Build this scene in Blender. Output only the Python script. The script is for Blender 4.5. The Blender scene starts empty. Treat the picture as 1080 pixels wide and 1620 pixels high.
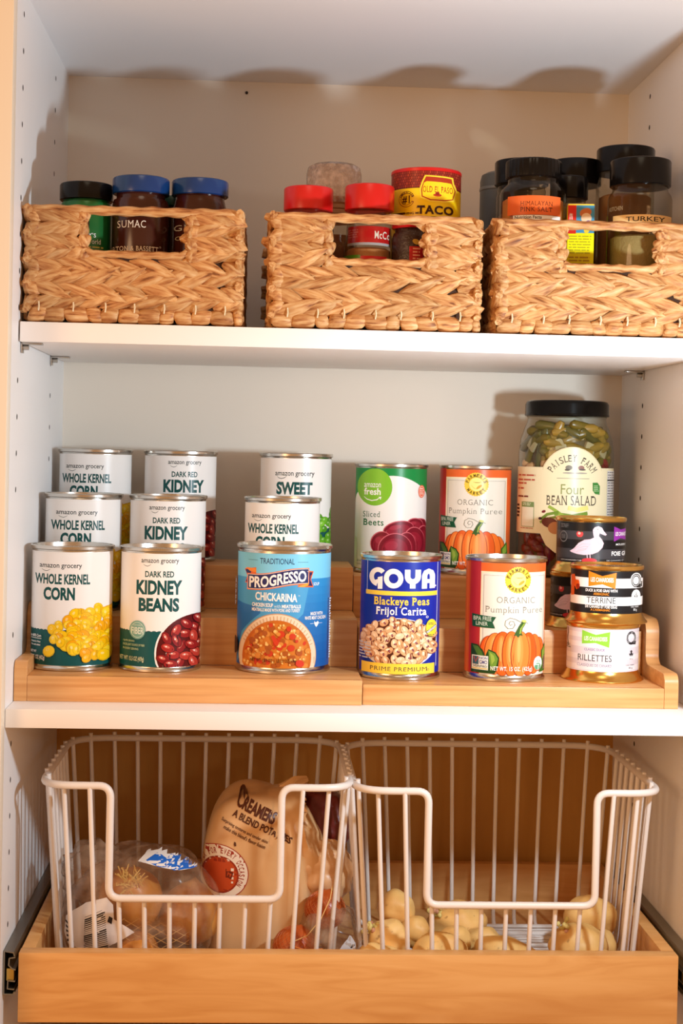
import bpy, bmesh, math, random
from mathutils import Vector, Matrix, noise
from mathutils.bvhtree import BVHTree

# ------------------------------------------------------------------ camera, world, lights, exposure
S = 0.001                       # everything below is written in millimetres
scene = bpy.context.scene
COL = scene.collection
PI = math.pi


def link(o):
    COL.objects.link(o)
    return o


cam_data = bpy.data.cameras.new('camera')
cam = link(bpy.data.objects.new('camera', cam_data))
cam_data.sensor_fit = 'VERTICAL'
cam_data.sensor_height = 36.0
cam_data.sensor_width = 24.0
cam_data.lens = 55.202
cam_data.shift_y = -0.0313
cam_data.clip_start = 0.05
cam_data.clip_end = 30
_r, _u, _f = ((0.9984804, -0.0507077, 0.0215766), (-0.0207216, 0.0173258, 0.9996351), (0.0510631, 0.9985632, -0.0162487))
cam.matrix_world = Matrix(((_r[0], _u[0], -_f[0], 0.21532), (_r[1], _u[1], -_f[1], -1.39092), (_r[2], _u[2], -_f[2], -0.10823), (0, 0, 0, 1)))
scene.camera = cam
CAMX, CAMY = 215.3, -1390.9

scene.view_settings.view_transform = 'Standard'
scene.view_settings.look = 'None'
scene.view_settings.gamma = 1.0
scene.view_settings.use_curve_mapping = False
scene.view_settings.exposure = 0.0

world = bpy.data.worlds.new('warm_room')
scene.world = world
world.use_nodes = True
_bg = world.node_tree.nodes['Background']
_bg.inputs[0].default_value = (1.0, 0.50, 0.20, 1)
_bg.inputs[1].default_value = 0.58


def area_light(name, loc, target, size, power, color):
    ld = bpy.data.lights.new(name, 'AREA')
    ld.shape = 'DISK'
    ld.size = size * S
    ld.energy = power
    ld.color = color
    o = link(bpy.data.objects.new(name, ld))
    o.location = Vector(loc) * S
    o.rotation_euler = (Vector(target) - Vector(loc)).to_track_quat('-Z', 'Y').to_euler()
    return o


area_light('flash_light', (640, -372, -116), (20, 250, -80), 45, 3.55, (0.77, 0.94, 1.06))
area_light('window_light', (1500, -1780, 60), (300, 200, -60), 80, 1.8, (1.0, 0.95, 0.9))
area_light('warm_fill', (-1100, -1500, 100), (500, 200, -150), 800, 12.0, (1.0, 0.60, 0.32))  # added unseen fill from the left, brightens the right wall
area_light('ceiling_lamp', (250, -1300, 1500), (300, 200, -100), 700, 3.5, (1.0, 0.84, 0.62))


# ------------------------------------------------------------------ materials
def lin(c):
    c = c / 255.0
    return c / 12.92 if c <= 0.04045 else ((c + 0.055) / 1.055) ** 2.4


def rgb(c):
    return (lin(c[0]), lin(c[1]), lin(c[2]), 1.0)


_mats = {}


def mat(name, col, rough=0.5, metal=0.0, spec=0.5, coat=0.0, bump=None):
    if name in _mats:
        return _mats[name]
    m = bpy.data.materials.new(name)
    m.use_nodes = True
    b = m.node_tree.nodes['Principled BSDF']
    b.inputs['Base Color'].default_value = rgb(col)
    b.inputs['Roughness'].default_value = rough
    b.inputs['Metallic'].default_value = metal
    b.inputs['Specular IOR Level'].default_value = spec
    b.inputs['Coat Weight'].default_value = coat
    m.diffuse_color = rgb(col)
    if bump:
        nt = m.node_tree
        t = nt.nodes.new('ShaderNodeTexCoord')
        n = nt.nodes.new('ShaderNodeTexNoise')
        n.inputs['Scale'].default_value = bump[0]
        n.inputs['Detail'].default_value = 5
        bp = nt.nodes.new('ShaderNodeBump')
        bp.inputs['Strength'].default_value = bump[1]
        bp.inputs['Distance'].default_value = 0.001
        nt.links.new(t.outputs['Object'], n.inputs['Vector'])
        nt.links.new(n.outputs['Fac'], bp.inputs['Height'])
        nt.links.new(bp.outputs['Normal'], b.inputs['Normal'])
    _mats[name] = m
    return m


def ink(c, rough=0.33):
    return mat('ink_%d_%d_%d' % tuple(c), c, rough, 0, 0.25)


def ramp_mat(name, cols, scale, stretch, rough=0.5, detail=4, bump=0.15, extra=None, dist=0.0, rnd=0.0, spec=0.4):
    """noise-grained material: cols = [(pos, rgb), ...], stretch = mapping scale per axis (object space)"""
    if name in _mats:
        return _mats[name]
    m = bpy.data.materials.new(name)
    m.use_nodes = True
    nt = m.node_tree
    N, L = nt.nodes, nt.links
    b = N['Principled BSDF']
    b.inputs['Roughness'].default_value = rough
    b.inputs['Specular IOR Level'].default_value = spec
    tc = N.new('ShaderNodeTexCoord')
    mp = N.new('ShaderNodeMapping')
    mp.inputs['Scale'].default_value = stretch
    L.new(tc.outputs['Object'], mp.inputs['Vector'])
    ns = N.new('ShaderNodeTexNoise')
    ns.inputs['Scale'].default_value = scale
    ns.inputs['Detail'].default_value = detail
    ns.inputs['Distortion'].default_value = dist
    src = mp.outputs['Vector']
    if rnd:
        oi = N.new('ShaderNodeObjectInfo')
        ad = N.new('ShaderNodeVectorMath')
        ad.operation = 'ADD'
        cb = N.new('ShaderNodeCombineXYZ')
        mu = N.new('ShaderNodeMath')
        mu.operation = 'MULTIPLY'
        mu.inputs[1].default_value = 37.0
        L.new(oi.outputs['Random'], mu.inputs[0])
        for k in range(3):
            L.new(mu.outputs[0], cb.inputs[k])
        L.new(src, ad.inputs[0])
        L.new(cb.outputs[0], ad.inputs[1])
        src = ad.outputs[0]
    L.new(src, ns.inputs['Vector'])
    cr = N.new('ShaderNodeValToRGB')
    e = cr.color_ramp.elements
    e[0].position, e[0].color = cols[0][0], rgb(cols[0][1])
    e[1].position, e[1].color = cols[-1][0], rgb(cols[-1][1])
    for p, c in cols[1:-1]:
        x = e.new(p)
        x.color = rgb(c)
    L.new(ns.outputs['Fac'], cr.inputs['Fac'])
    out = cr.outputs['Color']
    if rnd:
        hs = N.new('ShaderNodeHueSaturation')
        mr = N.new('ShaderNodeMapRange')
        mr.inputs['To Min'].default_value = 1 - rnd
        mr.inputs['To Max'].default_value = 1 + rnd * 0.6
        L.new(oi.outputs['Random'], mr.inputs['Value'])
        L.new(mr.outputs[0], hs.inputs['Value'])
        L.new(out, hs.inputs['Color'])
        out = hs.outputs['Color']
    if extra:
        sc2, st2, c2, lo, hi = extra
        mp2 = N.new('ShaderNodeMapping')
        mp2.inputs['Scale'].default_value = st2
        L.new(tc.outputs['Object'], mp2.inputs['Vector'])
        n2 = N.new('ShaderNodeTexNoise')
        n2.inputs['Scale'].default_value = sc2
        n2.inputs['Detail'].default_value = 2
        L.new(mp2.outputs['Vector'], n2.inputs['Vector'])
        mr2 = N.new('ShaderNodeMapRange')
        mr2.inputs['From Min'].default_value = lo
        mr2.inputs['From Max'].default_value = hi
        L.new(n2.outputs['Fac'], mr2.inputs['Value'])
        mx = N.new('ShaderNodeMix')
        mx.data_type = 'RGBA'
        L.new(mr2.outputs[0], mx.inputs['Factor'])
        L.new(out, mx.inputs['A'])
        mx.inputs['B'].default_value = rgb(c2)
        out = mx.outputs['Result']
    L.new(out, b.inputs['Base Color'])
    if bump:
        bp = N.new('ShaderNodeBump')
        bp.inputs['Strength'].default_value = bump
        bp.inputs['Distance'].default_value = 0.001
        L.new(ns.outputs['Fac'], bp.inputs['Height'])
        L.new(bp.outputs['Normal'], b.inputs['Normal'])
    m.diffuse_color = rgb(cols[0][1])
    _mats[name] = m
    return m


def film(name, col, clear=0.8, rough=0.08, milky=0.0, ior=1.45, spots=0.0, tint=(0.90, 0.62, 0.40)):
    """thin glass wall or plastic film: tinted see-through plus a Fresnel gloss (and a little milky diffuse)"""
    if name in _mats:
        return _mats[name]
    m = bpy.data.materials.new(name)
    m.use_nodes = True
    nt = m.node_tree
    N, L = nt.nodes, nt.links
    N.remove(N['Principled BSDF'])
    out = N['Material Output']
    tr = N.new('ShaderNodeBsdfTransparent')
    c = rgb(col)
    tr.inputs[0].default_value = (c[0] * clear, c[1] * clear, c[2] * clear, 1)
    gl = N.new('ShaderNodeBsdfGlossy')
    gl.inputs['Roughness'].default_value = rough
    lw = N.new('ShaderNodeLayerWeight')
    lw.inputs['Blend'].default_value = 0.5
    pw = N.new('ShaderNodeMath')
    pw.operation = 'POWER'
    pw.inputs[1].default_value = 4.0
    L.new(lw.outputs['Facing'], pw.inputs[0])
    fr = N.new('ShaderNodeMath')
    fr.operation = 'MULTIPLY_ADD'
    fr.inputs[1].default_value = 0.75
    fr.inputs[2].default_value = ((ior - 1) / (ior + 1)) ** 2
    L.new(pw.outputs[0], fr.inputs[0])
    mx = N.new('ShaderNodeMixShader')
    L.new(fr.outputs[0], mx.inputs[0])
    body = tr.outputs[0]
    if milky:
        d0 = N.new('ShaderNodeBsdfDiffuse')
        d0.inputs[0].default_value = (*tint, 1)
        d1 = N.new('ShaderNodeBsdfTranslucent')
        d1.inputs[0].default_value = (*tint, 1)
        df = N.new('ShaderNodeMixShader')
        df.inputs[0].default_value = 0.4
        L.new(d0.outputs[0], df.inputs[1])
        L.new(d1.outputs[0], df.inputs[2])
        m2 = N.new('ShaderNodeMixShader')
        m2.inputs[0].default_value = milky
        if spots:
            tc = N.new('ShaderNodeTexCoord')
            ns = N.new('ShaderNodeTexNoise')
            ns.inputs['Scale'].default_value = spots
            ns.inputs['Detail'].default_value = 5
            L.new(tc.outputs['Object'], ns.inputs['Vector'])
            mr = N.new('ShaderNodeMapRange')
            mr.inputs['From Min'].default_value = 0.4
            mr.inputs['From Max'].default_value = 0.7
            mr.inputs['To Min'].default_value = milky * 0.35
            mr.inputs['To Max'].default_value = milky * 2.0
            L.new(ns.outputs['Fac'], mr.inputs['Value'])
            L.new(mr.outputs[0], m2.inputs[0])
        L.new(body, m2.inputs[1])
        L.new(df.outputs[0], m2.inputs[2])
        body = m2.outputs[0]
    L.new(body, mx.inputs[1])
    L.new(gl.outputs[0], mx.inputs[2])
    L.new(mx.outputs[0], out.inputs['Surface'])
    m.diffuse_color = (0.8, 0.8, 0.8, 0.5)
    _mats[name] = m
    return m


# ------------------------------------------------------------------ objects and properties
def thing(name, label, cat, loc=(0, 0, 0), rz=0.0, group=None):
    o = link(bpy.data.objects.new(name, None))
    o.empty_display_size = 0.02
    o.location = Vector(loc) * S
    o.rotation_euler = (0, 0, rz)
    o['label'] = label
    o['category'] = cat
    if group:
        o['group'] = group
    return o


def tag(o, label, cat, group=None):
    o['label'] = label
    o['category'] = cat
    if group:
        o['group'] = group
    return o


def dup(src, loc, rz, label, group=None):
    r = src.copy()
    link(r)
    r.location = Vector(loc) * S
    r.rotation_euler = (0, 0, rz)
    r['label'] = label
    if group:
        r['group'] = group
    for ch in list(src.children):
        c = ch.copy()
        link(c)
        c.parent = r
        for g in list(ch.children):
            d = g.copy()
            link(d)
            d.parent = c
    return r


class MB:
    """collects geometry (mm) and links it as ONE mesh object"""

    def __init__(s):
        s.v, s.f, s.m, s.mats = [], [], [], []

    def mi(s, m):
        if m not in s.mats:
            s.mats.append(m)
        return s.mats.index(m)

    def add(s, vs, fs, m, T=None):
        n, k = len(s.v), s.mi(m)
        s.v.extend([tuple(T @ Vector(p)) for p in vs] if T else [tuple(p) for p in vs])
        s.f.extend([tuple(i + n for i in f) for f in fs])
        s.m.extend([k] * len(fs))
        return s

    def box(s, x0, x1, y0, y1, z0, z1, m, bev=0.0, T=None):
        if bev <= 0:
            vs = [(x0, y0, z0), (x1, y0, z0), (x1, y1, z0), (x0, y1, z0), (x0, y0, z1), (x1, y0, z1), (x1, y1, z1), (x0, y1, z1)]
            fs = [(0, 3, 2, 1), (4, 5, 6, 7), (0, 1, 5, 4), (1, 2, 6, 5), (2, 3, 7, 6), (3, 0, 4, 7)]
            return s.add(vs, fs, m, T)
        bm = bmesh.new()
        bmesh.ops.create_cube(bm, size=1)
        for v in bm.verts:
            v.co = ((x0 + x1) / 2 + v.co.x * (x1 - x0), (y0 + y1) / 2 + v.co.y * (y1 - y0), (z0 + z1) / 2 + v.co.z * (z1 - z0))
        bmesh.ops.bevel(bm, geom=list(bm.edges), offset=bev, segments=2, affect='EDGES', profile=0.6)
        bm.verts.index_update()
        s.add([v.co[:] for v in bm.verts], [[v.index for v in f.verts] for f in bm.faces], m, T)
        bm.free()
        return s

    def tube(s, path, r, m, seg=8, closed=False, rf=None, caps=True, T=None):
        P = [Vector(p) for p in path]
        n = len(P)
        vs, fs = [], []
        up = None
        L = 0.0
        for i, p in enumerate(P):
            a = P[(i - 1) % n] if (closed or i > 0) else p
            c = P[(i + 1) % n] if (closed or i < n - 1) else p
            t = (c - a).normalized()
            if up is None:
                up = t.orthogonal().normalized()
            up = (up - t * up.dot(t)).normalized()
            w = t.cross(up)
            if i:
                L += (p - P[i - 1]).length
            for k in range(seg):
                an = 2 * PI * k / seg
                rr = rf(L, an) if rf else r
                vs.append(p + up * (math.cos(an) * rr) + w * (math.sin(an) * rr))
        for i in range(n if closed else n - 1):
            j = (i + 1) % n
            for k in range(seg):
                l = (k + 1) % seg
                fs.append((i * seg + k, i * seg + l, j * seg + l, j * seg + k))
        if caps and not closed:
            fs.append(tuple(reversed(range(seg))))
            fs.append(tuple((n - 1) * seg + k for k in range(seg)))
        return s.add(vs, fs, m, T)

    def lathe(s, prof, m, seg=72, T=None, rf=None, a0=0.0):
        """prof = [(radius, z), ...]; m may be a list with one material per profile segment"""
        vs, rings = [], []
        for r, z in prof:
            if r < 1e-6:
                rings.append([len(vs)] * seg)
                vs.append((0, 0, z))
            else:
                rings.append(list(range(len(vs), len(vs) + seg)))
                for k in range(seg):
                    an = 2 * PI * k / seg + a0
                    rr = r * (rf(an, z) if rf else 1)
                    vs.append((rr * math.cos(an), rr * math.sin(an), z))
        for i in range(len(prof) - 1):
            fs = []
            for k in range(seg):
                l = (k + 1) % seg
                q = [rings[i][k], rings[i][l], rings[i + 1][l], rings[i + 1][k]]
                u = []
                for x in q:
                    if x not in u:
                        u.append(x)
                if len(u) > 2:
                    fs.append(tuple(u))
            mm = m[i] if isinstance(m, list) else m
            if i == 0:
                s.add(vs, fs, mm, T)
                base = len(s.v) - len(vs)
            else:
                kk = s.mi(mm)
                s.f.extend([tuple(x + base for x in f) for f in fs])
                s.m.extend([kk] * len(fs))
        return s

    def ell(s, c, r, m, R=None, us=14, vs_=9, nz=0.0, seed=0.0, nf=1.3):
        vs, fs = [], []
        R = R or Matrix.Identity(3)
        for j in range(vs_ + 1):
            th = PI * j / vs_
            for i in range(us):
                ph = 2 * PI * i / us
                d = Vector((math.sin(th) * math.cos(ph), math.sin(th) * math.sin(ph), math.cos(th)))
                k = 1 + nz * noise.noise(d * nf + Vector((seed, seed * 1.7, 3.1))) if nz else 1
                p = R @ Vector((d.x * r[0] * k, d.y * r[1] * k, d.z * r[2] * k))
                vs.append((c[0] + p.x, c[1] + p.y, c[2] + p.z))
        for j in range(vs_):
            for i in range(us):
                k = (i + 1) % us
                fs.append((j * us + i, (j + 1) * us + i, (j + 1) * us + k, j * us + k))
        return s.add(vs, fs, m)

    def mesh(s, name, smooth=40):
        me = bpy.data.meshes.new(name)
        me.from_pydata([(a * S, b * S, c * S) for a, b, c in s.v], [], s.f)
        for m in s.mats:
            me.materials.append(m)
        me.polygons.foreach_set('material_index', s.m)
        if smooth:
            me.polygons.foreach_set('use_smooth', [True] * len(s.f))
            me.set_sharp_from_angle(angle=math.radians(smooth))
        me.update()
        return me

    def obj(s, name, parent=None, smooth=40, loc=None, kind=None, label=None):
        o = link(bpy.data.objects.new(name, s.mesh(name, smooth)))
        if parent:
            o.parent = parent
        if loc:
            o.location = Vector(loc) * S
        if kind:
            o['kind'] = kind
        if label:
            o['label'] = label
        return o


def inst(name, me, parent, loc, rot=(0, 0, 0), sc=(1, 1, 1)):
    o = link(bpy.data.objects.new(name, me))
    o.parent = parent
    o.location = Vector(loc) * S
    o.rotation_euler = rot
    o.scale = sc
    return o


def face_cam(x, y, extra=0.0):
    """rotation that turns a thing's front (-Y) towards where the photographer stands, plus its own turn"""
    return math.atan2(CAMX - x, -(CAMY - y)) + math.radians(extra)


# ------------------------------------------------------------------ flat print wrapped onto labels
_glyph = {}


def text_tris(s, bold=0.0, serif=0.0):
    key = (s, bold, serif)
    if key in _glyph:
        return _glyph[key]
    cu = bpy.data.curves.new('t', 'FONT')
    cu.body = s
    cu.size = 1
    cu.offset = bold
    cu.resolution_u = 3
    if serif:
        cu.space_character = 1.12
    o = bpy.data.objects.new('t', cu)
    me = bpy.data.meshes.new_from_object(o)
    vs = [(v.co.x, v.co.y) for v in me.vertices]
    fs = [tuple(p.vertices) for p in me.polygons]
    if serif:
        cnt = {}
        for f in fs:
            for i in range(len(f)):
                e = (min(f[i], f[i - 1]), max(f[i], f[i - 1]))
                cnt[e] = cnt.get(e, 0) + 1
        add = []
        for (a, b), c in cnt.items():
            if c != 1:
                continue
            (xa, ya), (xb, yb) = vs[a], vs[b]
            if abs(ya - yb) < 0.004 and 0.03 < abs(xa - xb) < 0.3:
                if abs(ya) < 0.03 or ya > 0.46 or ya < -0.15:
                    up = -1 if ya > 0.3 else 1
                    add.append((min(xa, xb) - serif, max(xa, xb) + serif, ya, ya + up * 0.045))
        for x0, x1, y0, y1 in add:
            n = len(vs)
            vs += [(x0, y0), (x1, y0), (x1, y1), (x0, y1)]
            fs.append((n, n + 1, n + 2, n + 3))
    bpy.data.objects.remove(o)
    bpy.data.curves.remove(cu)
    bpy.data.meshes.remove(me)
    xs = [p[0] for p in vs]
    ys = [p[1] for p in vs]
    x0, x1, y0, y1 = min(xs), max(xs), min(ys), max(ys)
    out = ([((x - x0) / (x1 - x0), (y - y0) / (y1 - y0)) for x, y in vs], fs, (x1 - x0) / (y1 - y0))
    _glyph[key] = out
    return out


class Art:
    """flat artwork in its own units (x right, y down); map() turns it into millimetres on the label"""
    STEP = 0.009

    def __init__(s, R, cx, hw, y0, v0, k, flat=False):
        s.R, s.cx, s.hw, s.y0, s.v0, s.k, s.flat = R, cx, hw, y0, v0, k, flat
        s.d = 0.03
        s.STEP = 0.009
        s.parts = []

    def U(s, x):
        if s.flat:
            return (x - s.cx) / s.k
        t = (x - s.cx) / s.hw
        if abs(t) <= 0.93:
            return s.R * math.asin(t)
        e = abs(t) - 0.93
        return math.copysign(s.R * (math.asin(0.93) + e * 2.0), t)

    def V(s, y):
        return s.v0 + (s.y0 - y) / s.k

    def raw(s, uv, fs, c, step=True):
        if step:
            s.d += s.STEP
        s.parts.append((uv, fs, c if not isinstance(c, (tuple, list)) else ink(c), s.d))

    def add(s, pts, fs, c, step=True):
        s.raw([(s.U(x), s.V(y)) for x, y in pts], fs, c, step)

    def poly(s, pts, c):
        fs = [tuple(t) for t in __import__('mathutils').geometry.tessellate_polygon([[Vector((x, y, 0)) for x, y in pts]])]
        s.add(pts, fs, c)

    def rect(s, x0, x1, y0, y1, c):
        s.add([(x0, y0), (x1, y0), (x1, y1), (x0, y1)], [(0, 1, 2, 3)], c)

    def band(s, v0, v1, c, u0=None, u1=None):
        w = s.R * PI * 0.62
        a, b = (-w if u0 is None else u0), (w if u1 is None else u1)
        s.raw([(a, v0), (b, v0), (b, v1), (a, v1)], [(0, 1, 2, 3)], c)

    def ell(s, cx, cy, rx, ry, c, rot=0, n=20, ymax=1e9, ymin=-1e9):
        ca, sa = math.cos(math.radians(rot)), math.sin(math.radians(rot))
        pts = []
        for i in range(n):
            a = 2 * PI * i / n
            x, y = rx * math.cos(a), ry * math.sin(a)
            pts.append((cx + x * ca - y * sa, max(min(cy + x * sa + y * ca, ymax), ymin)))
        s.add(pts, [tuple(range(n))], c)

    def ring(s, cx, cy, r0, r1, c, a0=0, a1=360, ky=1.0, n=28):
        pts, fs = [], []
        for i in range(n + 1):
            a = math.radians(a0 + (a1 - a0) * i / n)
            for r in (r0, r1):
                pts.append((cx + r * math.cos(a), cy - r * ky * math.sin(a)))
        for i in range(n):
            fs.append((2 * i, 2 * i + 1, 2 * i + 3, 2 * i + 2))
        s.add(pts, fs, c)

    def stroke(s, pts, w, c):
        P = [Vector(p) for p in pts]
        out, fs = [], []
        for i, p in enumerate(P):
            t = (P[min(i + 1, len(P) - 1)] - P[max(i - 1, 0)]).normalized()
            nrm = Vector((-t.y, t.x)) * ((w[i] if isinstance(w, (list, tuple)) else w) / 2)
            out += [(p + nrm)[:], (p - nrm)[:]]
        for i in range(len(P) - 1):
            fs.append((2 * i, 2 * i + 1, 2 * i + 3, 2 * i + 2))
        s.add(out, fs, c)

    def text(s, t, x0, x1, y0, y1, c, bold=0.0, serif=0.0, rot=0, shear=0.0, warp=None):
        vs, fs, asp = text_tris(t, bold, serif)
        ca, sa = math.cos(math.radians(rot)), math.sin(math.radians(rot))
        mx, my = (x0 + x1) / 2, (y0 + y1) / 2
        pts = []
        for a, b in vs:
            x, y = (a - 0.5) * (x1 - x0), (0.5 - b) * (y1 - y0)
            y += shear * x
            p = (mx + x * ca - y * sa, my + x * sa + y * ca)
            pts.append(warp(*p) if warp else p)
        s.add(pts, fs, c)

    def arc(s, t, cx, cy, r, a0, a1, h, c, bold=0.02, serif=0.0, w=None, out=True, ky=1.0):
        """letters spread from angle a0 to a1 (degrees clockwise from the top)"""
        n = len(t)
        for i, ch in enumerate(t):
            if ch == ' ':
                continue
            a = math.radians(a0 + (a1 - a0) * i / max(1, n - 1))
            px, py = cx + r * math.sin(a), cy - r * ky * math.cos(a)
            vs, fs, asp = text_tris(ch, bold, serif)
            cw = (w or h * 0.75) * (0.4 if ch in "I1'" else 1)
            rr = a if out else a + PI
            ca, sa = math.cos(rr), math.sin(rr)
            s.add([(px + (u - .5) * cw * ca - (.5 - v) * h * sa, py + (u - .5) * cw * sa + (.5 - v) * h * ca) for u, v in vs], fs, c)

    def lines(s, x0, x1, y0, y1, n, c, seed=1, fill=0.45):
        """rows of tiny print, word by word"""
        rnd = random.Random(seed)
        hh = (y1 - y0) / n
        pts, fs = [], []
        for i in range(n):
            x = x0
            end = x1 - rnd.random() * (x1 - x0) * 0.2
            while x < end:
                w = min((0.8 + rnd.random() * 2.2) * hh, end - x)
                a = y0 + i * hh
                k = len(pts)
                pts += [(x, a), (x + w, a), (x + w, a + hh * fill), (x, a + hh * fill)]
                fs.append((k, k + 1, k + 2, k + 3))
                x += w + hh * 0.35
        s.add(pts, fs, c)

    def wrap(s, name, parent, r0=None, base=None, zbase=0.0, bottom=None, top=None, rf=None, label=None, lim=None):
        """bend the artwork round a cylinder of radius R: one mesh"""
        R = r0 or s.R
        bm = bmesh.new()
        mats = []
        for uv, fs, m, d in s.parts:
            if m not in mats:
                mats.append(m)
            k = mats.index(m)
            vv = [bm.verts.new((u, v, d)) for u, v in uv]
            for f in fs:
                try:
                    x = bm.faces.new([vv[i] for i in f])
                    x.material_index = k
                except ValueError:
                    pass
        g = 2.5
        w = int(R * PI / g)
        us = [v.co.x for v in bm.verts]
        lo, hi = min(us), max(us)
        for i in range(-w, w + 1):
            x = i * g
            if lo < x < hi:
                bmesh.ops.bisect_plane(bm, geom=bm.verts[:] + bm.edges[:] + bm.faces[:], plane_co=(x, 0, 0), plane_no=(1, 0, 0))
        if bottom is not None:
            bmesh.ops.bisect_plane(bm, geom=bm.verts[:] + bm.edges[:] + bm.faces[:], plane_co=(0, bottom, 0), plane_no=(0, -1, 0), clear_outer=True)
        if top is not None:
            bmesh.ops.bisect_plane(bm, geom=bm.verts[:] + bm.edges[:] + bm.faces[:], plane_co=(0, top, 0), plane_no=(0, 1, 0), clear_outer=True)
        for v in bm.verts:
            a = v.co.x / R
            rr = R + v.co.z + (rf(v.co.y) if rf else 0)
            v.co = (rr * math.sin(a), -rr * math.cos(a), v.co.y)
        bm.verts.index_update()
        mb = MB()
        mb.mats = mats
        mb.v = [v.co[:] for v in bm.verts]
        for f in bm.faces:
            vsx = [v.index for v in f.verts]
            n = f.normal if f.normal.length else None
            f.normal_update()
            c = f.calc_center_median()
            if f.normal.dot(Vector((c.x, c.y, 0))) < 0:
                vsx.reverse()
            mb.f.append(tuple(vsx))
            mb.m.append(f.material_index)
        bm.free()
        me = mb.mesh(name, 0)
        # radial normals so that the label shades as one round surface
        me.polygons.foreach_set('use_smooth', [True] * len(me.polygons))
        nn = []
        for v in me.vertices:
            d = Vector((v.co.x, v.co.y, 0))
            nn.append(d.normalized() if d.length else Vector((0, -1, 0)))
        me.normals_split_custom_set_from_vertices(nn)
        o = link(bpy.data.objects.new(name, me))
        o.parent = parent
        if label:
            o['label'] = label
        return o

    def plane(s, name, parent, fn, label=None, cell=None):
        """lay the artwork on another surface: fn(u, v, depth) -> point"""
        bm = bmesh.new()
        mats = []
        for uv, fs, m, d in s.parts:
            if m not in mats:
                mats.append(m)
            k = mats.index(m)
            vv = [bm.verts.new((u, v, d)) for u, v in uv]
            for f in fs:
                try:
                    x = bm.faces.new([vv[i] for i in f])
                    x.material_index = k
                except ValueError:
                    pass
        if cell:
            us = [v.co.x for v in bm.verts]
            vs = [v.co.y for v in bm.verts]
            for ax, lo, hi in ((0, min(us), max(us)), (1, min(vs), max(vs))):
                x = math.floor(lo / cell) * cell
                while x < hi:
                    x += cell
                    co, no = [0, 0, 0], [0, 0, 0]
                    co[ax], no[ax] = x, 1
                    bmesh.ops.bisect_plane(bm, geom=bm.verts[:] + bm.edges[:] + bm.faces[:], plane_co=co, plane_no=no)
        bm.verts.index_update()
        mb = MB()
        mb.mats = mats
        P = [fn(*v.co) for v in bm.verts]
        ok = [p is not None for p in P]
        mb.v = [tuple(p) if p is not None else (0, 0, 0) for p in P]
        for f in bm.faces:
            idx = [v.index for v in f.verts]
            if all(ok[i] for i in idx):
                mb.f.append(tuple(reversed(idx)) if f.normal.z > 0 else tuple(idx))
                mb.m.append(f.material_index)
        bm.free()
        o = mb.obj(name, parent, 60)
        if label:
            o['label'] = label
        return o
# ------------------------------------------------------------------ cabinet shell
W = 609.0
WHITE = mat('white_melamine', (240, 238, 237), 0.45, 0, 0.35, bump=(60, 0.04))
BACK = mat('cream_back_panel', (232, 221, 206), 0.6, 0, 0.3, bump=(14, 0.22))
FRAME = mat('cream_painted_frame', (238, 226, 206), 0.45, 0, 0.35)
DARK = mat('painted_hole_shade', (40, 28, 20), 0.8)  # painted shade for pin and nail holes that are not cut
NICKEL = mat('brushed_nickel', (190, 186, 180), 0.3, 1.0)
STEEL = mat('dull_zinc_steel', (150, 148, 140), 0.38, 1.0)
BRASS = mat('brass_clip', (200, 170, 90), 0.35, 1.0)
SHELFM = mat('white_shelf_melamine', (247, 243, 240), 0.42, 0, 0.4)


def structure(name, mb, parent=None, smooth=30):
    o = mb.obj(name, parent, smooth)
    o['kind'] = 'structure'
    return o


def holes(wall, x, rows, sgn):  # flat discs on the wall, the dark inside each hole is colour
    for y, z0, zs in rows:
        for z in zs:
            b = MB()
            n = 12
            vs = [(x, y + 2.6 * math.cos(2 * PI * i / n), z0 + 32 * z + 2.6 * math.sin(2 * PI * i / n)) for i in range(n)]
            b.add(vs, [tuple(range(n)) if sgn > 0 else tuple(reversed(range(n)))], DARK)
            b.obj('pin_hole', wall, 0)


wl = structure('wall_left', MB().box(-18, 0, -35, 330, -720, 311, WHITE))
holes(wl, 0.12, [(2.0, -529.3, list(range(0, 6)) + [8, 12, 13, 14, 15] + list(range(17, 27))),
                 (214.0, -535.0, list(range(13, 17)) + [22, 23, 24, 25])], 1)
wr = structure('wall_right', MB().box(W, W + 18, -35, 330, -720, 311, WHITE))
holes(wr, W - 0.12, [(222.6, -115.0, [-11, -10, -9, -4, -3, -2, -1, 0, 1, 2, 10, 11, 12])], -1)
wb = structure('wall_back', MB().box(0, W, 320, 330, -341, 293, BACK))
BROWN = ramp_mat('brown_wood_back_panel', [(0.3, (196, 140, 62)), (0.7, (214, 158, 78))], 4.0, (9, 9, .8), 0.55, 4, 0.03)
structure('wall_back', MB().box(0, W, 320, 330, -720, -341, BROWN))
nail = MB().tube([(191, 319.8, 281), (191, 318.6, 281)], 1.6, DARK, 8)
nail.obj('nail_hole', wb, 0)
structure('ceiling', MB().box(0, W, -35, 330, 293, 311, mat('white_ceiling_panel', (250, 249, 250), 0.5, 0, .35)))
structure('floor', MB().box(0, W, -35, 330, -720, -702, WHITE))
structure('trim_1', MB().box(-80, 0, -53, -35.1, -760, 380, FRAME, 1.0))
structure('trim_2', MB().box(W, W + 80, -53, -35.1, -760, 380, FRAME, 1.0))
structure('trim_3', MB().box(0.1, W - 0.1, -53, -35.1, 312, 380, FRAME, 1.0))
structure('trim_4', MB().box(0.1, W - 0.1, -53, -35.1, -760, -690, FRAME, 1.0))

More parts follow.
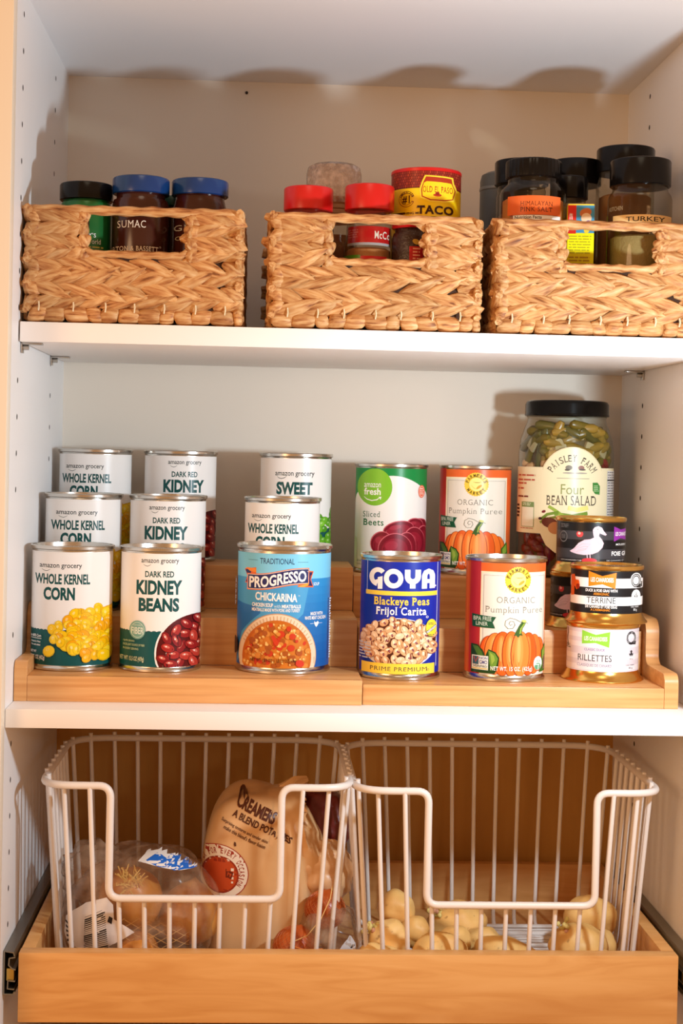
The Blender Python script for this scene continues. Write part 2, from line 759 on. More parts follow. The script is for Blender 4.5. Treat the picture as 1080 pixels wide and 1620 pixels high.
# shelves
sh = thing('adjustable_shelf', 'white adjustable shelf carrying the three woven baskets', 'shelf', (W / 2, 160, -15.2))
MB().box(-W / 2 + 1.5, W / 2 - 1.5, -160, 158, 0, 17.6, SHELFM, 0.8).obj('shelf_board', sh)
for x, y, side, lab in ((0, 18, 1, 'nickel shelf pin under the front left corner of the upper shelf'),
                        (0, 214, 1, 'nickel shelf pin under the rear left corner of the upper shelf'),
                        (W, 222, -1, 'nickel shelf pin under the rear right corner of the upper shelf')):
    p = MB()
    p.tube([(0, 0, 0), (side * 7, 0, 0)], 2.4, NICKEL, 10)
    p.box(min(side * 2, side * 19), max(side * 2, side * 19), -6, 6, 2.4, 4.0, NICKEL, 0.5)
    p.box(min(side * .3, side * 2), max(side * .3, side * 2), -5, 5, -5, 4, NICKEL, 0.5)
    o = p.obj('shelf_pin')
    o.location = Vector((x, y, -19.4)) * S
    tag(o, lab, 'shelf pin', 'nickel shelf support pins')
o = MB().box(0.3, W - 0.3, -35, 319.5, -348.9, -332.7, SHELFM, 0.8).obj('fixed_shelf')
tag(o, 'thick white fixed shelf under the bamboo tiered risers', 'shelf')

# ------------------------------------------------------------------ pull-out drawer on metal slides
MAPLE = ramp_mat('honey_maple_veneer', [(0.3, (214, 154, 88)), (0.55, (226, 170, 104)), (0.8, (234, 182, 118))], 7.0, (1.2, 6, 9), 0.38, 5, 0.04,
                 extra=(3.0, (1.0, 8, 14), (200, 136, 74), 0.55, 0.9), dist=1.4)
dr = thing('pull_out_drawer', 'shallow maple pull-out drawer holding both wire baskets', 'drawer', (304, 140, -608))
MB().box(-290.5, 290, -162, -146, 0, 61, MAPLE, 1.2).obj('drawer_front', dr)
for sx in (-1, 1):
    MB().box(min(sx * 278, sx * 290), max(sx * 278, sx * 290), -146, 160, 2, 61, MAPLE, 1.0).obj('side_board', dr)
MB().box(-278, 278, 148, 160, 2, 61, MAPLE, 1.0).obj('back_board', dr)
MB().box(-278, 278, -146, 148, 6, 12, MAPLE).obj('bottom_board', dr)
for sx, x, lab in ((1, 0.2, 'steel ball-bearing drawer slide on the left cabinet wall'),
                   (-1, W - 0.2, 'steel ball-bearing drawer slide on the right cabinet wall')):
    t = thing('drawer_slide', lab, 'drawer slide', (x, -22, -566), 0, 'steel drawer slides')

    def chan(pts, w=1.3):
        b = MB()
        P = [Vector(p) for p in pts]
        vs, fs = [], []
        for i, p in enumerate(P):
            a = (P[min(i + 1, len(P) - 1)] - P[max(i - 1, 0)]).normalized()
            n = Vector((-a.y, a.x)) * (w / 2)
            for q in (p + n, p - n):
                vs += [(sx * q.x, 0, q.y), (sx * q.x, 318, q.y)]
        m = len(P)
        for i in range(m - 1):
            a, c = 4 * i, 4 * i + 4
            fs += [(a, c, c + 1, a + 1), (a + 2, a + 3, c + 3, c + 2), (a, a + 2, c + 2, c), (a + 1, c + 1, c + 3, a + 3)]
        fs += [(0, 1, 3, 2), (4 * m - 4, 4 * m - 2, 4 * m - 1, 4 * m - 3)]
        return b.add(vs, fs, STEEL)

    chan([(10, 16), (9, 19), (1, 20), (.8, 0), (1, -17), (9, -17.5), (10.5, -15)]).obj('outer_channel', t, 20)
    chan([(10.6, 15), (5.5, 14), (5, 8), (8, 5), (11, 4)]).obj('middle_channel', t, 20)
    chan([(10.6, -6), (4.5, -5.5), (4.2, -12.5), (10, -13)]).obj('inner_channel', t, 20)
    MB().box(min(sx * 3, sx * 9.5), max(sx * 3, sx * 9.5), 1, 9, -6, 5, BRASS, 0.8).obj('ball_retainer', t, 30, label='brass coloured ball retainer')

# ------------------------------------------------------------------ bamboo tiered risers
BAMBOO = ramp_mat('bamboo_ply', [(0.3, (204, 144, 86)), (0.5, (218, 160, 100)), (0.75, (228, 176, 118))], 9.0, (0.9, 9, 22), 0.36, 5, 0.05,
                  extra=(5.0, (1.0, 30, 30), (200, 134, 74), 0.5, 0.85), dist=0.3)


def riser(name, label, x0, x1, yf, lev, side):
    t = thing(name, label, 'shelf riser', ((x0 + x1) / 2, yf, -332.6))
    hw = (x1 - x0) / 2
    ys = [0, 87, 174, 262]
    zs = [0] + [z + 332.6 for z in lev]
    xa, xb = -hw, hw
    if side < 0:
        xa += 11.5
    else:
        xb -= 13
    for i in range(3):
        MB().box(xa, xb, ys[i], ys[i] + 9, 0 if i == 0 else zs[i], zs[i + 1] - 0.1, BAMBOO, 0.9).obj('riser_board', t)
        MB().box(xa, xb, ys[i] + 9.1, ys[i + 1] + (-0.1 if i < 2 else 0), zs[i + 1] - 8, zs[i + 1], BAMBOO, 0.9).obj('tread', t)
    # stepped cheek with rounded corners
    up = 13
    prof = []

    def arcp(cx, cy, r, a0, a1, n=6):
        for k in range(n + 1):
            a = math.radians(a0 + (a1 - a0) * k / n)
            prof.append((cx + r * math.cos(a), cy + r * math.sin(a)))
    prof.append((0, 0))
    z1, z2, z3 = zs[1] + up, zs[2] + up, zs[3] + up
    arcp(9, z1 - 9, 9, 180, 90)
    arcp(ys[1] - 14 - 10, z1 + 10, 10, 270, 360)
    arcp(ys[1] - 14 + 14, z2 - 14, 14, 180, 90)
    arcp(ys[2] - 14 - 10, z2 + 10, 10, 270, 360)
    arcp(ys[2] - 14 + 14, z3 - 14, 14, 180, 90)
    prof.append((ys[3], z3))
    prof.append((ys[3], 0))
    n = len(prof)
    a, c = (-hw, -hw + 11.4) if side < 0 else (hw - 12.9, hw)
    vs = [(a, y, z) for y, z in prof] + [(c, y, z) for y, z in prof]
    b = MB()
    tri = [tuple(q) for q in __import__('mathutils').geometry.tessellate_polygon([[Vector((y, z, 0)) for y, z in prof]])]
    b.add(vs, [q for q in tri] + [tuple(i + n for i in reversed(q)) for q in tri] + [(i, i + n, (i + 1) % n + n, (i + 1) % n) for i in range(n)], BAMBOO)
    o = b.obj('side_panel', t, 35)
    bm = bmesh.new()
    bm.from_mesh(o.data)
    bmesh.ops.recalc_face_normals(bm, faces=bm.faces)
    bm.to_mesh(o.data)
    bm.free()
    md = o.modifiers.new('b', 'BEVEL')
    md.width = 1.6 * S
    md.segments = 2
    md.limit_method = 'ANGLE'
    md.angle_limit = math.radians(50)
    return t


riser('shelf_riser', 'left section of the bamboo tiered riser carrying white-label cans', 0.6, 309.5, 8, (-310, -265, -221.5), -1)
riser('shelf_riser', 'right section of the bamboo tiered riser carrying pumpkin and pate cans', 310.3, 597, 12, (-314, -272, -230), 1)
# ------------------------------------------------------------------ cans
TIN = mat('tinplate', (205, 200, 192), 0.24, 1.0)
GOLD = mat('gold_lacquered_tin', (226, 184, 104), 0.22, 1.0)
INKW = (248, 244, 240)
TEAL = (16, 84, 84)
TEALT = (18, 78, 76)
SOFT = 0.02


def can_base(name, label, cat, loc, R, H, rz, group=None):
    t = thing(name, label, cat, loc, rz, group)
    rb = R - 1.3
    MB().lathe([(0, 1.5), (R - 5, 1.5), (R - 4, 0.2), (R - 1.2, 0), (R - .2, 0.8), (R - .2, 2.6), (R - 1.2, 3.6), (rb - .4, 4.6), (rb - .4, H - 5.2)], TIN, 80).obj('body', t, 35)
    MB().lathe([(rb - .4, H - 5.2), (R - 1.3, H - 3.9), (R - .1, H - 3.2), (R, H - 0.8), (R - .7, H), (R - 1.7, H - .3), (R - 2.2, H - 4), (R - 6, H - 4.6), (R - 8, H - 3.7),
                (R - 12, H - 3.7), (R - 13, H - 4.3), (0, H - 4.3)], TIN, 80).obj('lid', t, 35)
    return t


def kernels(a, pts, rx, ry, cols, rnd):
    a.STEP = 0.004
    for x, y in pts:
        r = 0.8 + rnd.random() * 0.4
        c = cols[int(rnd.random() * len(cols))]
        rot = rnd.random() * 180
        a.ell(x, y, rx * r * 1.06, ry * r * 1.06, tuple(int(v * 0.88) for v in c), rot, 12)
        a.ell(x - .5, y - ry * .08, rx * r * .92, ry * r * .9, c, rot, 12)
        a.ell(x - rx * r * .2, y - ry * r * .3, rx * .34, ry * .26, tuple(min(255, int(v + (255 - v) * .45)) for v in c), rot, 7)
    a.STEP = 0.009


def wavy(a, y, c, amp=4.5, per=30):
    """teal foot of the label with a scalloped upper edge"""
    w = a.R * PI * 0.62
    v = a.V(y)
    n = int(2 * w / (per / a.k) * 4)
    pts = [(-w, 5), (w, 5)]
    top = []
    for i in range(n + 1):
        u = -w + 2 * w * i / n
        top.append((u, v + (amp / a.k) * (abs(math.sin(i * PI / 4)) - .5)))
    vs, fs = [], []
    for i, (u, vv) in enumerate(top):
        vs += [(u, 5), (u, vv)]
        if i:
            fs.append((2 * i - 2, 2 * i, 2 * i + 1, 2 * i - 1))
    a.raw(vs, fs, c)


def grocery(a, x0, x1, y):
    a.text('amazon grocery', x0, x1, y - 10, y + 18, (50, 58, 58), 0.012)
    s = (x1 - x0) / 232.0
    a.stroke([(x0 + 12 * s, y + 17), (x0 + 24 * s, y + 25), (x0 + 38 * s, y + 28), (x0 + 50 * s, y + 24), (x0 + 60 * s, y + 17)], [1, 2.5, 3, 2.5, 1], (50, 58, 58))


def white_can(name, label, loc, extra, kind):
    t = can_base(name, label, 'can', loc, 38.4, 113.5, face_cam(loc[0], loc[1], extra), 'white label cans of vegetables on the left riser')
    R = 38.4 - 1.5
    rnd = random.Random(5)
    if kind == 'corn':
        a = Art(R, 296, 226, 735, 5, 6.12)
        a.band(5, 108, (244, 240, 236))
        wavy(a, 538, TEAL)
        grocery(a, 115, 347, 183)
        a.text('WHOLE KERNEL', 91, 393, 226, 284, TEALT, 0.035)
        a.text('CORN', 139, 311, 300, 372, TEALT, 0.045)
        pts = []
        while len(pts) < 105:
            x, y = 180 + rnd.random() * 420, 400 + rnd.random() * 290
            cx = 430
            lim = 410 + 0.0035 * abs(x - cx) ** 1.9 + 6 * math.sin(x * .2)
            low = 690 - 0.0042 * abs(x - cx) ** 1.9
            if lim < y < low and all((x - p[0]) ** 2 + (y - p[1]) ** 2 > 13 ** 2 for p in pts):
                pts.append((x, y))
        pts.sort(key=lambda p: p[1])
        pts += [(203, 588), (240, 606), (178, 656), (378, 694)]
        kernels(a, pts, 31, 27, [(252, 203, 18), (250, 189, 10), (255, 214, 40), (246, 172, 14)], rnd)
        a.text('In 60% Corn', 80, 136, 566, 582, INKW, 0.02)
        a.rect(80, 138, 588, 591, INKW)
        a.text('Packed in Water', 84, 134, 602, 612, INKW, 0.02)
        a.text('No salt added', 84, 132, 620, 630, INKW, 0.02)
        a.text('NET WT', 80, 112, 656, 670, INKW, 0.02)
        a.text('15.25 OZ (432g)', 80, 156, 682, 712, INKW, 0.015)
    elif kind == 'kidney':
        a = Art(R, 779, 227, 737, 5, 6.12)
        a.band(5, 108, (244, 240, 236))
        wavy(a, 538, TEAL)
        grocery(a, 668, 877, 148)
        a.text('DARK RED', 690, 851, 203, 237, TEALT, 0.025)
        a.text('KIDNEY', 643, 897, 254, 334, TEALT, 0.045)
        a.text('BEANS', 657, 882, 352, 429, TEALT, 0.045)
        cx, cy = 985, 660
        a.ell(cx, cy, 236, 226, (244, 240, 236), 0, 48, ymax=737)
        a.ell(cx, cy, 226, 216, (92, 20, 22), 0, 48, ymax=737)
        pts = []
        for _ in range(3000):
            x, y = cx - 215 + rnd.random() * 430, cy - 210 + rnd.random() * 290
            if (x - cx) ** 2 + (y - cy) ** 2 < 190 ** 2 and y < 722 and all((x - p[0]) ** 2 + (y - p[1]) ** 2 > 44 ** 2 for p in pts):
                pts.append((x, y))
        a.STEP = 0.005
        for x, y in pts:
            rot = rnd.choice([20, 35, 60, -30, -60, 80, 5])
            c = rnd.choice([(168, 40, 34), (150, 30, 30), (184, 56, 44), (140, 26, 30)])
            a.ell(x, y, 41, 26, (70, 10, 14), rot, 16, ymax=737)
            a.ell(x, y - 1, 38, 23, c, rot, 16, ymax=737)
            a.ell(x - 6, y - 8, 20, 8, (214, 110, 92), rot, 8, ymax=737)
            a.ell(x - 9, y - 9, 6, 4, (252, 226, 214), rot, 6)
        a.ell(655, 533, 44, 52, (120, 172, 160), 0, 24)
        a.ring(655, 533, 34, 38, (190, 214, 204), ky=1.16)
        a.text('GOOD SOURCE', 632, 678, 502, 511, (220, 234, 226), 0.01)
        a.text('FIBER', 622, 690, 518, 556, (226, 238, 230), 0.02)
        a.text('15g PER SERVING', 578, 640, 592, 604, (190, 214, 170), 0.01)
        a.text('EXCELLENT SOURCE OF FIBER', 578, 696, 612, 624, (190, 214, 170), 0.01)
        a.text('IN EVERY SERVING', 578, 662, 634, 646, (190, 214, 170), 0.01)
        a.text('NET WT 15.5 OZ (439g)', 556, 693, 682, 714, (222, 230, 190), 0.012)
    else:
        a = Art(R, 380, 172, 576, 5, 4.64)
        a.band(5, 108, (244, 240, 236))
        wavy(a, 430, TEAL, 4, 24)
        a.text('amazon grocery', 281, 468, 163, 188, (50, 58, 58), 0.012)
        a.stroke([(290, 184), (300, 192), (312, 194), (326, 190), (336, 182)], [1, 3, 3, 3, 1], (50, 58, 58))
        a.text('SWEET', 288, 460, 209, 270, TEALT, 0.045)
        a.text('PEAS', 305, 436, 281, 340, TEALT, 0.045)
        pts = []
        while len(pts) < 75:
            x, y = 400 + rnd.random() * 260, 335 + rnd.random() * 230
            if y > 340 + 0.004 * abs(x - 560) ** 1.9 and y < 560 and all((x - p[0]) ** 2 + (y - p[1]) ** 2 > 15 ** 2 for p in pts):
                pts.append((x, y))
        pts.sort(key=lambda p: p[1])
        kernels(a, pts, 17, 17, [(112, 186, 40), (98, 172, 34), (134, 202, 58), (80, 152, 30)], rnd)
    a.wrap('paper_label', t, label='white paper label with printed picture')
    return t


LN = [(-310 + .05), (-265 + .05), (-221.5 + .05)]
RN = [(-314 + .05), (-272 + .05), (-230 + .05)]
YR = [74, 161, 248]
corn = white_can('food_can', 'white corn can in the front row of the left riser, next to cabinet wall', (42.6, YR[0], LN[0]), 0, 'corn')
dup(corn, (42.2, YR[1], LN[1]), face_cam(42, 161, 7.7), 'white corn can on the middle step of the riser, next to cabinet wall')
dup(corn, (43.8, YR[2], LN[2]), face_cam(44, 248, 0), 'white corn can on the top step of the riser, next to cabinet wall')
dup(corn, (237.1, YR[1], LN[1]), face_cam(237, 161, 0), 'white corn can on the middle step right behind the blue soup can')
kid = white_can('food_can', 'white kidney beans can in the front row, between corn can and blue soup can', (124.4, YR[0], LN[0]), 0, 'kidney')
dup(kid, (124.6, YR[1], LN[1]), face_cam(124, 161, 0), 'white kidney beans can on the middle step of the left riser')
dup(kid, (131.6, YR[2], LN[2]), face_cam(132, 248, 9), 'white kidney beans can on the top step of the left riser')
white_can('food_can', 'white sweet peas can on the top step, rearmost above the blue soup can', (251.5, YR[2], LN[2]), 0, 'peas')


def mix3(a, b, t):
    return tuple(int(a[i] + (b[i] - a[i]) * t) for i in range(3))


# --- blue soup can
t = can_base('soup_can', 'wide blue soup can with a bowl of orange meatball soup on its label', 'can', (238.8, 80, LN[0]), 44.7, 117.2, face_cam(238.8, 80, 0))
a = Art(44.7 - 1.5, 514, 446, 1225, 6, 10.6)
n = 14
for i in range(n):
    a.band(6 + 104 * i / n, 6 + 104 * (i + 1) / n, mix3((26, 88, 164), (64, 158, 212), i / (n - 1)))
a.band(a.V(362), 110, (126, 202, 232))
a.poly([(60, 1228), (60, 360), (500, 362), (760, 362), (700, 700), (500, 900), (200, 1000)], (74, 156, 204))
a.poly([(60, 1228), (60, 600), (250, 640), (300, 700), (120, 900)], (40, 108, 176))
a.text('TRADITIONAL', 285, 609, 168, 223, (28, 48, 92), 0.006)
a.rect(175, 262, 189, 192, (28, 48, 92))
a.rect(640, 738, 200, 203, (28, 48, 92))
f = lambda x, y: (x, y - 0.105 * (x - 185) + 12 * math.sin((x - 150) / 620 * 2 * PI))
def rib(x0, x1, ya, yb, c, m=18):
    P = [f(x0 + (x1 - x0) * i / m, ya) for i in range(m + 1)]
    Q = [f(x0 + (x1 - x0) * i / m, yb) for i in range(m + 1)]
    vs, fs = P + Q, [(i, i + 1, i + 2 + m, i + 1 + m) for i in range(m)]
    a.add(vs, fs, c)
a.poly([(140, 282), (250, 262), (250, 400), (145, 420), (168, 350)], (226, 104, 40))
a.poly([(146, 290), (200, 280), (200, 412), (152, 410), (172, 350)], (36, 38, 92))
a.poly([(640, 440), (792, 446), (766, 370), (790, 290), (700, 280)], (226, 104, 40))
a.poly([(690, 424), (782, 434), (758, 368), (780, 298), (700, 300)], (36, 38, 92))
rib(166, 748, 318, 478, (230, 110, 52))
rib(172, 742, 326, 468, (250, 240, 230))
rib(174, 740, 330, 464, (36, 36, 92))
a.poly([(150, 268), (248, 270), (250, 312), (190, 300)], (244, 140, 40))
a.poly([(646, 436), (740, 400), (742, 424), (700, 440)], (244, 160, 50))
a.text('PROGRESSO', 186, 722, 338, 448, INKW, 0.03, warp=lambda x, y: f(x, y + 6))
a.text('TM', 726, 740, 288, 296, INKW)
a.text('SOUP', 790, 845, 398, 430, (214, 232, 244), 0.03)
a.text('CHICKARINA', 247, 640, 502, 582, INKW, 0.03, shear=0.03)
a.text('TM', 648, 664, 520, 532, INKW)
a.rect(250, 640, 592, 594, (30, 90, 160))
a.text('CHICKEN SOUP', 218, 415, 602, 640, INKW, 0.03)
a.text('with', 424, 486, 612, 644, (210, 230, 240), 0.0)
a.text('MEATBALLS', 497, 674, 612, 646, INKW, 0.03)
a.text('MEATBALLS MADE WITH PORK AND TURKEY', 218, 668, 652, 684, INKW, 0.02)
a.text('MADE WITH', 768, 882, 685, 718, INKW, 0.02)
a.text('WHITE MEAT CHICKEN', 714, 912, 726, 760, INKW, 0.02)
a.poly([(806, 775), (815, 790), (828, 786), (838, 775), (848, 795), (838, 815), (824, 836), (812, 818), (803, 796)], INKW)
a.rect(766, 798, 797, 800, INKW)
a.rect(850, 880, 797, 800, INKW)
a.ell(462, 1110, 366, 412, (196, 150, 110), 0, 60, ymax=1228)
a.ell(462, 1112, 360, 404, (232, 208, 178), 0, 60, ymax=1228)
for i in range(26):
    an = math.radians(18 + i * 5.6)
    x, y = 462 + 345 * math.cos(an), 1110 - 385 * math.sin(an)
    x2, y2 = 462 + 318 * math.cos(an), 1110 - 345 * math.sin(an)
    a.stroke([(x, y), (x2, y2)], 9, (206, 168, 128))
a.ell(458, 1130, 322, 366, (196, 104, 32), 0, 60, ymax=1228)
a.ell(458, 1136, 300, 340, (206, 118, 38), 0, 60, ymax=1228)
rnd = random.Random(11)
k = 0
a.STEP = 0.005
while k < 170:
    x, y = 150 + rnd.random() * 620, 780 + rnd.random() * 440
    if ((x - 458) / 308) ** 2 + ((y - 1136) / 350) ** 2 < .95 and y < 1212:
        z = rnd.random()
        c = (232, 176, 92) if z < .5 else (214, 136, 56) if z < .72 else (168, 84, 30) if z < .9 else (200, 60, 30)
        r = 9 + rnd.random() * 9 if z < .5 else 14 + rnd.random() * 20
        a.ell(x, y, r, r * (.7 + .4 * rnd.random()), c, rnd.random() * 180, 10, ymax=1226)
        if z < .5:
            a.ell(x - 2, y - 3, r * .4, r * .35, (248, 216, 150), 0, 6)
        k += 1
a.STEP = 0.009
a.poly([(405, 920), (430, 905), (480, 975), (468, 1012), (440, 1000)], (206, 62, 34))
a.ell(670, 1180, 40, 34, (206, 58, 36), 20)
a.text('NET WT. 18.9 OZ (1 LB 2.9 OZ) 536g', 220, 636, 1138, 1178, (70, 34, 16), 0.012)
a.ell(62, 1040, 40, 90, (30, 26, 40), 0)
for i in range(16):
    a.rect(-14, 62 if i % 3 else 40, 380 + i * 18, 390 + i * 18, (220, 230, 240))
for i in range(24):
    a.rect(932, 956 - (i % 3) * 5, 560 + i * 25, 575 + i * 25, (226, 232, 240))
a.wrap('paper_label', t, label='blue paper label with printed soup bowl')

# --- blue blackeye peas can
t = can_base('food_can', 'dark blue can of blackeye peas at the front left of the right riser', 'can', (347.7, 74, RN[0]), 38.6, 114.3, face_cam(347.7, 74, -1))
a = Art(38.6 - 1.5, 545, 466, 1475, 6, 12.95)
BLU = (24, 44, 158)
a.band(6, 108.5, BLU)
a.rect(162, 167, 140, 500, (214, 220, 240))
a.rect(974, 980, 150, 1400, (214, 220, 240))
a.rect(152, 972, 494, 546, (250, 214, 70))
WH = (250, 247, 244)
def arcpts(cx, cy, r, a0, a1, m=20, ky=1.0):
    return [(cx + r * math.cos(math.radians(a0 + (a1 - a0) * i / m)), cy - r * ky * math.sin(math.radians(a0 + (a1 - a0) * i / m))) for i in range(m + 1)]
a.stroke(arcpts(292, 332, 76, 42, 262, 26, 1.12), 54, WH)
a.poly([(288, 338), (345, 320), (345, 472), (290, 476)], WH)
a.poly([(238, 380), (268, 446), (290, 400), (290, 360)], WH)
a.ring(472, 345, 54, 112, WH, 0, 360, 1.04, 40)
a.stroke([(632, 236), (632, 300)] + arcpts(692, 318, 60, 180, 360, 14, 1.0) + [(752, 300), (752, 236)], 64, WH)
a.rect(660, 724, 360, 458, WH)
a.stroke([(826, 462), (826, 320)] + arcpts(884, 316, 52, 180, 360 - 360, 12, 1.15)[0:0] + [(828, 300), (842, 268), (872, 254), (902, 268), (914, 300), (916, 320), (916, 460)], 60, WH)
a.rect(826, 916, 350, 396, WH)
a.ell(952, 432, 8, 10, WH)
a.text('Blackeye Peas', 250, 888, 566, 690, (250, 214, 70), 0.02, 0.05)
a.text('Frijol Carita', 276, 856, 682, 806, WH, 0.02, 0.05)
a.ring(866, 800, 9, 14, WH)
a.ell(540, 1115, 436, 302, (238, 232, 236), 0, 48)
a.ell(540, 1085, 430, 262, (84, 36, 22), 0, 48)
rnd = random.Random(21)
pts = []
for _ in range(5000):
    x, y = 110 + rnd.random() * 860, 815 + rnd.random() * 540
    if ((x - 540) / 420) ** 2 + ((y - 1085) / 270) ** 2 < 1 and all((x - p[0]) ** 2 + (y - p[1]) ** 2 > 62 ** 2 for p in pts):
        pts.append((x, y))
pts.sort(key=lambda p: p[1])
a.STEP = 0.0045
for x, y in pts:
    rot = rnd.random() * 180
    c = rnd.choice([(238, 196, 150), (230, 178, 128), (244, 208, 166), (222, 164, 112)])
    a.ell(x, y + 3, 60, 43, (150, 84, 50), rot, 16)
    a.ell(x, y, 55, 38, c, rot, 16)
    a.ell(x - 8, y - 12, 26, 12, (252, 228, 196), rot, 8)
    if rnd.random() < .55:
        a.ell(x + 10, y + 8, 19, 12, (112, 30, 54), rot + 90, 10)
        a.ell(x + 10, y + 6, 7, 5, (206, 130, 130), rot, 6)
a.STEP = 0.009
a.ell(905, 930, 60, 104, (250, 214, 60), 0, 24)
a.stroke([(852, 985), (960, 905)], 34, (60, 60, 60))
a.stroke([(856, 985), (956, 908)], 24, (196, 196, 186))
a.lines(870, 940, 1010, 1050, 2, (60, 60, 60), 3)
a.lines(870, 930, 870, 900, 2, (60, 60, 60), 4)
a.lines(86, 235, 1120, 1330, 6, (206, 206, 214), 9)
a.rect(130, 946, 1352, 1478, (252, 214, 70))
a.text('PRIME PREMIUM', 230, 866, 1392, 1440, (70, 60, 60), 0.0, 0.03)
a.ring(876, 1426, 8, 12, (70, 60, 60))
a.wrap('paper_label', t, bottom=6, label='blue and yellow paper label with blackeye peas')


# --- pumpkin cans
def pumpkin_art():
    a = Art(38.6 - 1.5, 545, 428, 1345, 6, 12.0)
    a.band(6, 109, (232, 104, 46))
    a.rect(140, 238, 95, 1350, (186, 46, 50))
    a.rect(122, 142, 95, 1350, (214, 90, 40))
    a.rect(240, 948, 204, 1350, (246, 232, 200))
    a.rect(256, 936, 222, 1350, (232, 224, 210))
    for r in ((268, 932, 244, 247), (266, 269, 244, 1300), (930, 933, 244, 1300)):
        a.rect(*r, (120, 110, 90))
    a.text('ORGANIC', 398, 812, 478, 546, (128, 122, 108), -0.008, 0.05)
    a.text('Pumpkin Puree', 286, 908, 586, 676, (128, 122, 108), -0.008, 0.05)
    a.ell(620, 290, 138, 143, (242, 202, 66), 0, 40)
    for i in range(30):
        an = 2 * PI * i / 30
        a.ell(620 + 136 * math.cos(an), 290 + 141 * math.sin(an), 8, 8, (242, 202, 66), 0, 8)
    a.ell(620, 290, 82, 84, (252, 236, 140), 0, 30)
    a.arc("FARMER'S", 620, 290, 110, -72, 72, 40, (98, 72, 20), 0.01, 0.04)
    a.arc('MARKET', 620, 290, 112, 232, 128, 40, (98, 72, 20), 0.01, 0.04, out=False)
    a.stroke([(585, 262), (615, 268), (650, 268), (680, 258)], [2, 8, 8, 2], (180, 140, 50))
    a.ell(655, 320, 38, 15, (214, 160, 50), -38, 14)
    a.stroke([(560, 300), (600, 340), (640, 350)], [2, 6, 2], (226, 196, 80))
    curl = [(735, 770), (720, 760), (660, 755), (600, 722), (540, 708), (495, 740), (488, 790), (520, 826), (570, 824), (594, 784), (580, 748), (545, 742), (530, 770), (548, 790), (566, 776)]
    a.stroke(curl, 4, (60, 70, 40))
    a.poly([(168, 682), (398, 704), (364, 765), (390, 830), (172, 824)], (22, 84, 54))
    a.text('BPA FREE', 182, 352, 706, 752, (206, 222, 206), 0.012)
    a.text('LINER', 204, 316, 764, 806, (206, 222, 206), 0.012)
    OR = [(226, 92, 30), (238, 112, 40), (246, 132, 56), (240, 116, 42), (228, 96, 32)]
    lobes = [(330, 92, 200), (870, 70, 190), (395, 110, 232), (810, 92, 222), (470, 112, 246), (745, 96, 240), (560, 98, 252), (655, 104, 254)]
    for i, (x, w, h) in enumerate(lobes):
        c = OR[i % 5]
        a.ell(x, 1102 + (254 - h) * .2, w, h, (150, 46, 18), 0, 30, ymax=1348)
        a.ell(x + 2, 1102 + (254 - h) * .2, w - 8, h - 5, c, 0, 30, ymax=1348)
        a.ell(x - w * .1, 1080, w * .42, h * .72, mix3(c, (255, 170, 90), .45), 0, 20)
        a.ell(x - w * .14, 1060, w * .18, h * .55, mix3(c, (255, 196, 120), .6), 0, 16)
    a.poly([(580, 905), (610, 850), (640, 790), (672, 745), (706, 752), (704, 775), (676, 820), (664, 870), (680, 905), (650, 898), (628, 925), (606, 900)], (58, 92, 36))
    a.poly([(640, 880), (650, 820), (690, 765), (700, 770), (668, 820), (655, 880)], (156, 176, 70))
    a.ell(690, 742, 26, 15, (206, 206, 110), 15)
    a.poly([(168, 1015), (225, 1020), (275, 1075), (300, 1140), (330, 1060), (400, 1090), (438, 1150), (430, 1250), (395, 1330), (170, 1330)], (30, 66, 26))
    a.poly([(180, 1030), (230, 1040), (270, 1100), (285, 1160), (235, 1150)], (74, 116, 44))
    a.poly([(330, 1075), (395, 1105), (425, 1160), (410, 1240), (360, 1300), (340, 1190)], (108, 146, 50))
    a.poly([(345, 1095), (385, 1130), (395, 1180), (365, 1230)], (150, 176, 70))
    a.poly([(900, 1080), (950, 998), (962, 1120), (958, 1310), (880, 1320), (905, 1200)], (60, 110, 36))
    a.poly([(912, 1090), (944, 1030), (950, 1120), (915, 1180)], (140, 170, 60))
    a.lines(926, 956, 1150, 1300, 8, (190, 80, 120), 6)
    a.rect(178, 330, 1140, 1296, (236, 236, 230))
    a.rect(186, 240, 1150, 1240, (60, 96, 110))
    a.stroke([(196, 1160), (212, 1215), (232, 1160)], 9, (196, 80, 50))
    a.text('NON', 246, 322, 1152, 1180, (70, 70, 130), 0.02)
    a.text('GMO', 246, 322, 1190, 1232, (70, 70, 130), 0.02)
    a.text('VERIFIED', 188, 322, 1246, 1270, (60, 90, 60), 0.02)
    a.rect(182, 326, 1276, 1290, (220, 200, 120))
    a.text('NET WT. 15 OZ. (425g)', 352, 790, 1246, 1306, INKW, 0.012, 0.04)
    a.ell(858, 1216, 52, 76, (242, 246, 238), 0, 26)
    a.ell(858, 1252, 40, 38, (96, 160, 120), 0, 20)
    a.rect(806, 910, 1226, 1236, (242, 246, 238))
    a.text('USDA', 828, 888, 1180, 1206, (110, 140, 120), 0.01)
    return a


t = can_base('food_can', 'orange pumpkin puree can standing on the front step of the right riser', 'can', (446.8, 74, RN[0]), 38.4, 113.5, face_cam(446.8, 74, 8), 'orange pumpkin puree cans')
pumpkin_art().wrap('paper_label', t, bottom=6, label='orange and cream paper label with a pumpkin')
dup(t, (440, 248, RN[2]), face_cam(440, 248, -9), 'orange pumpkin puree can standing on the top step of the right riser', 'orange pumpkin puree cans')

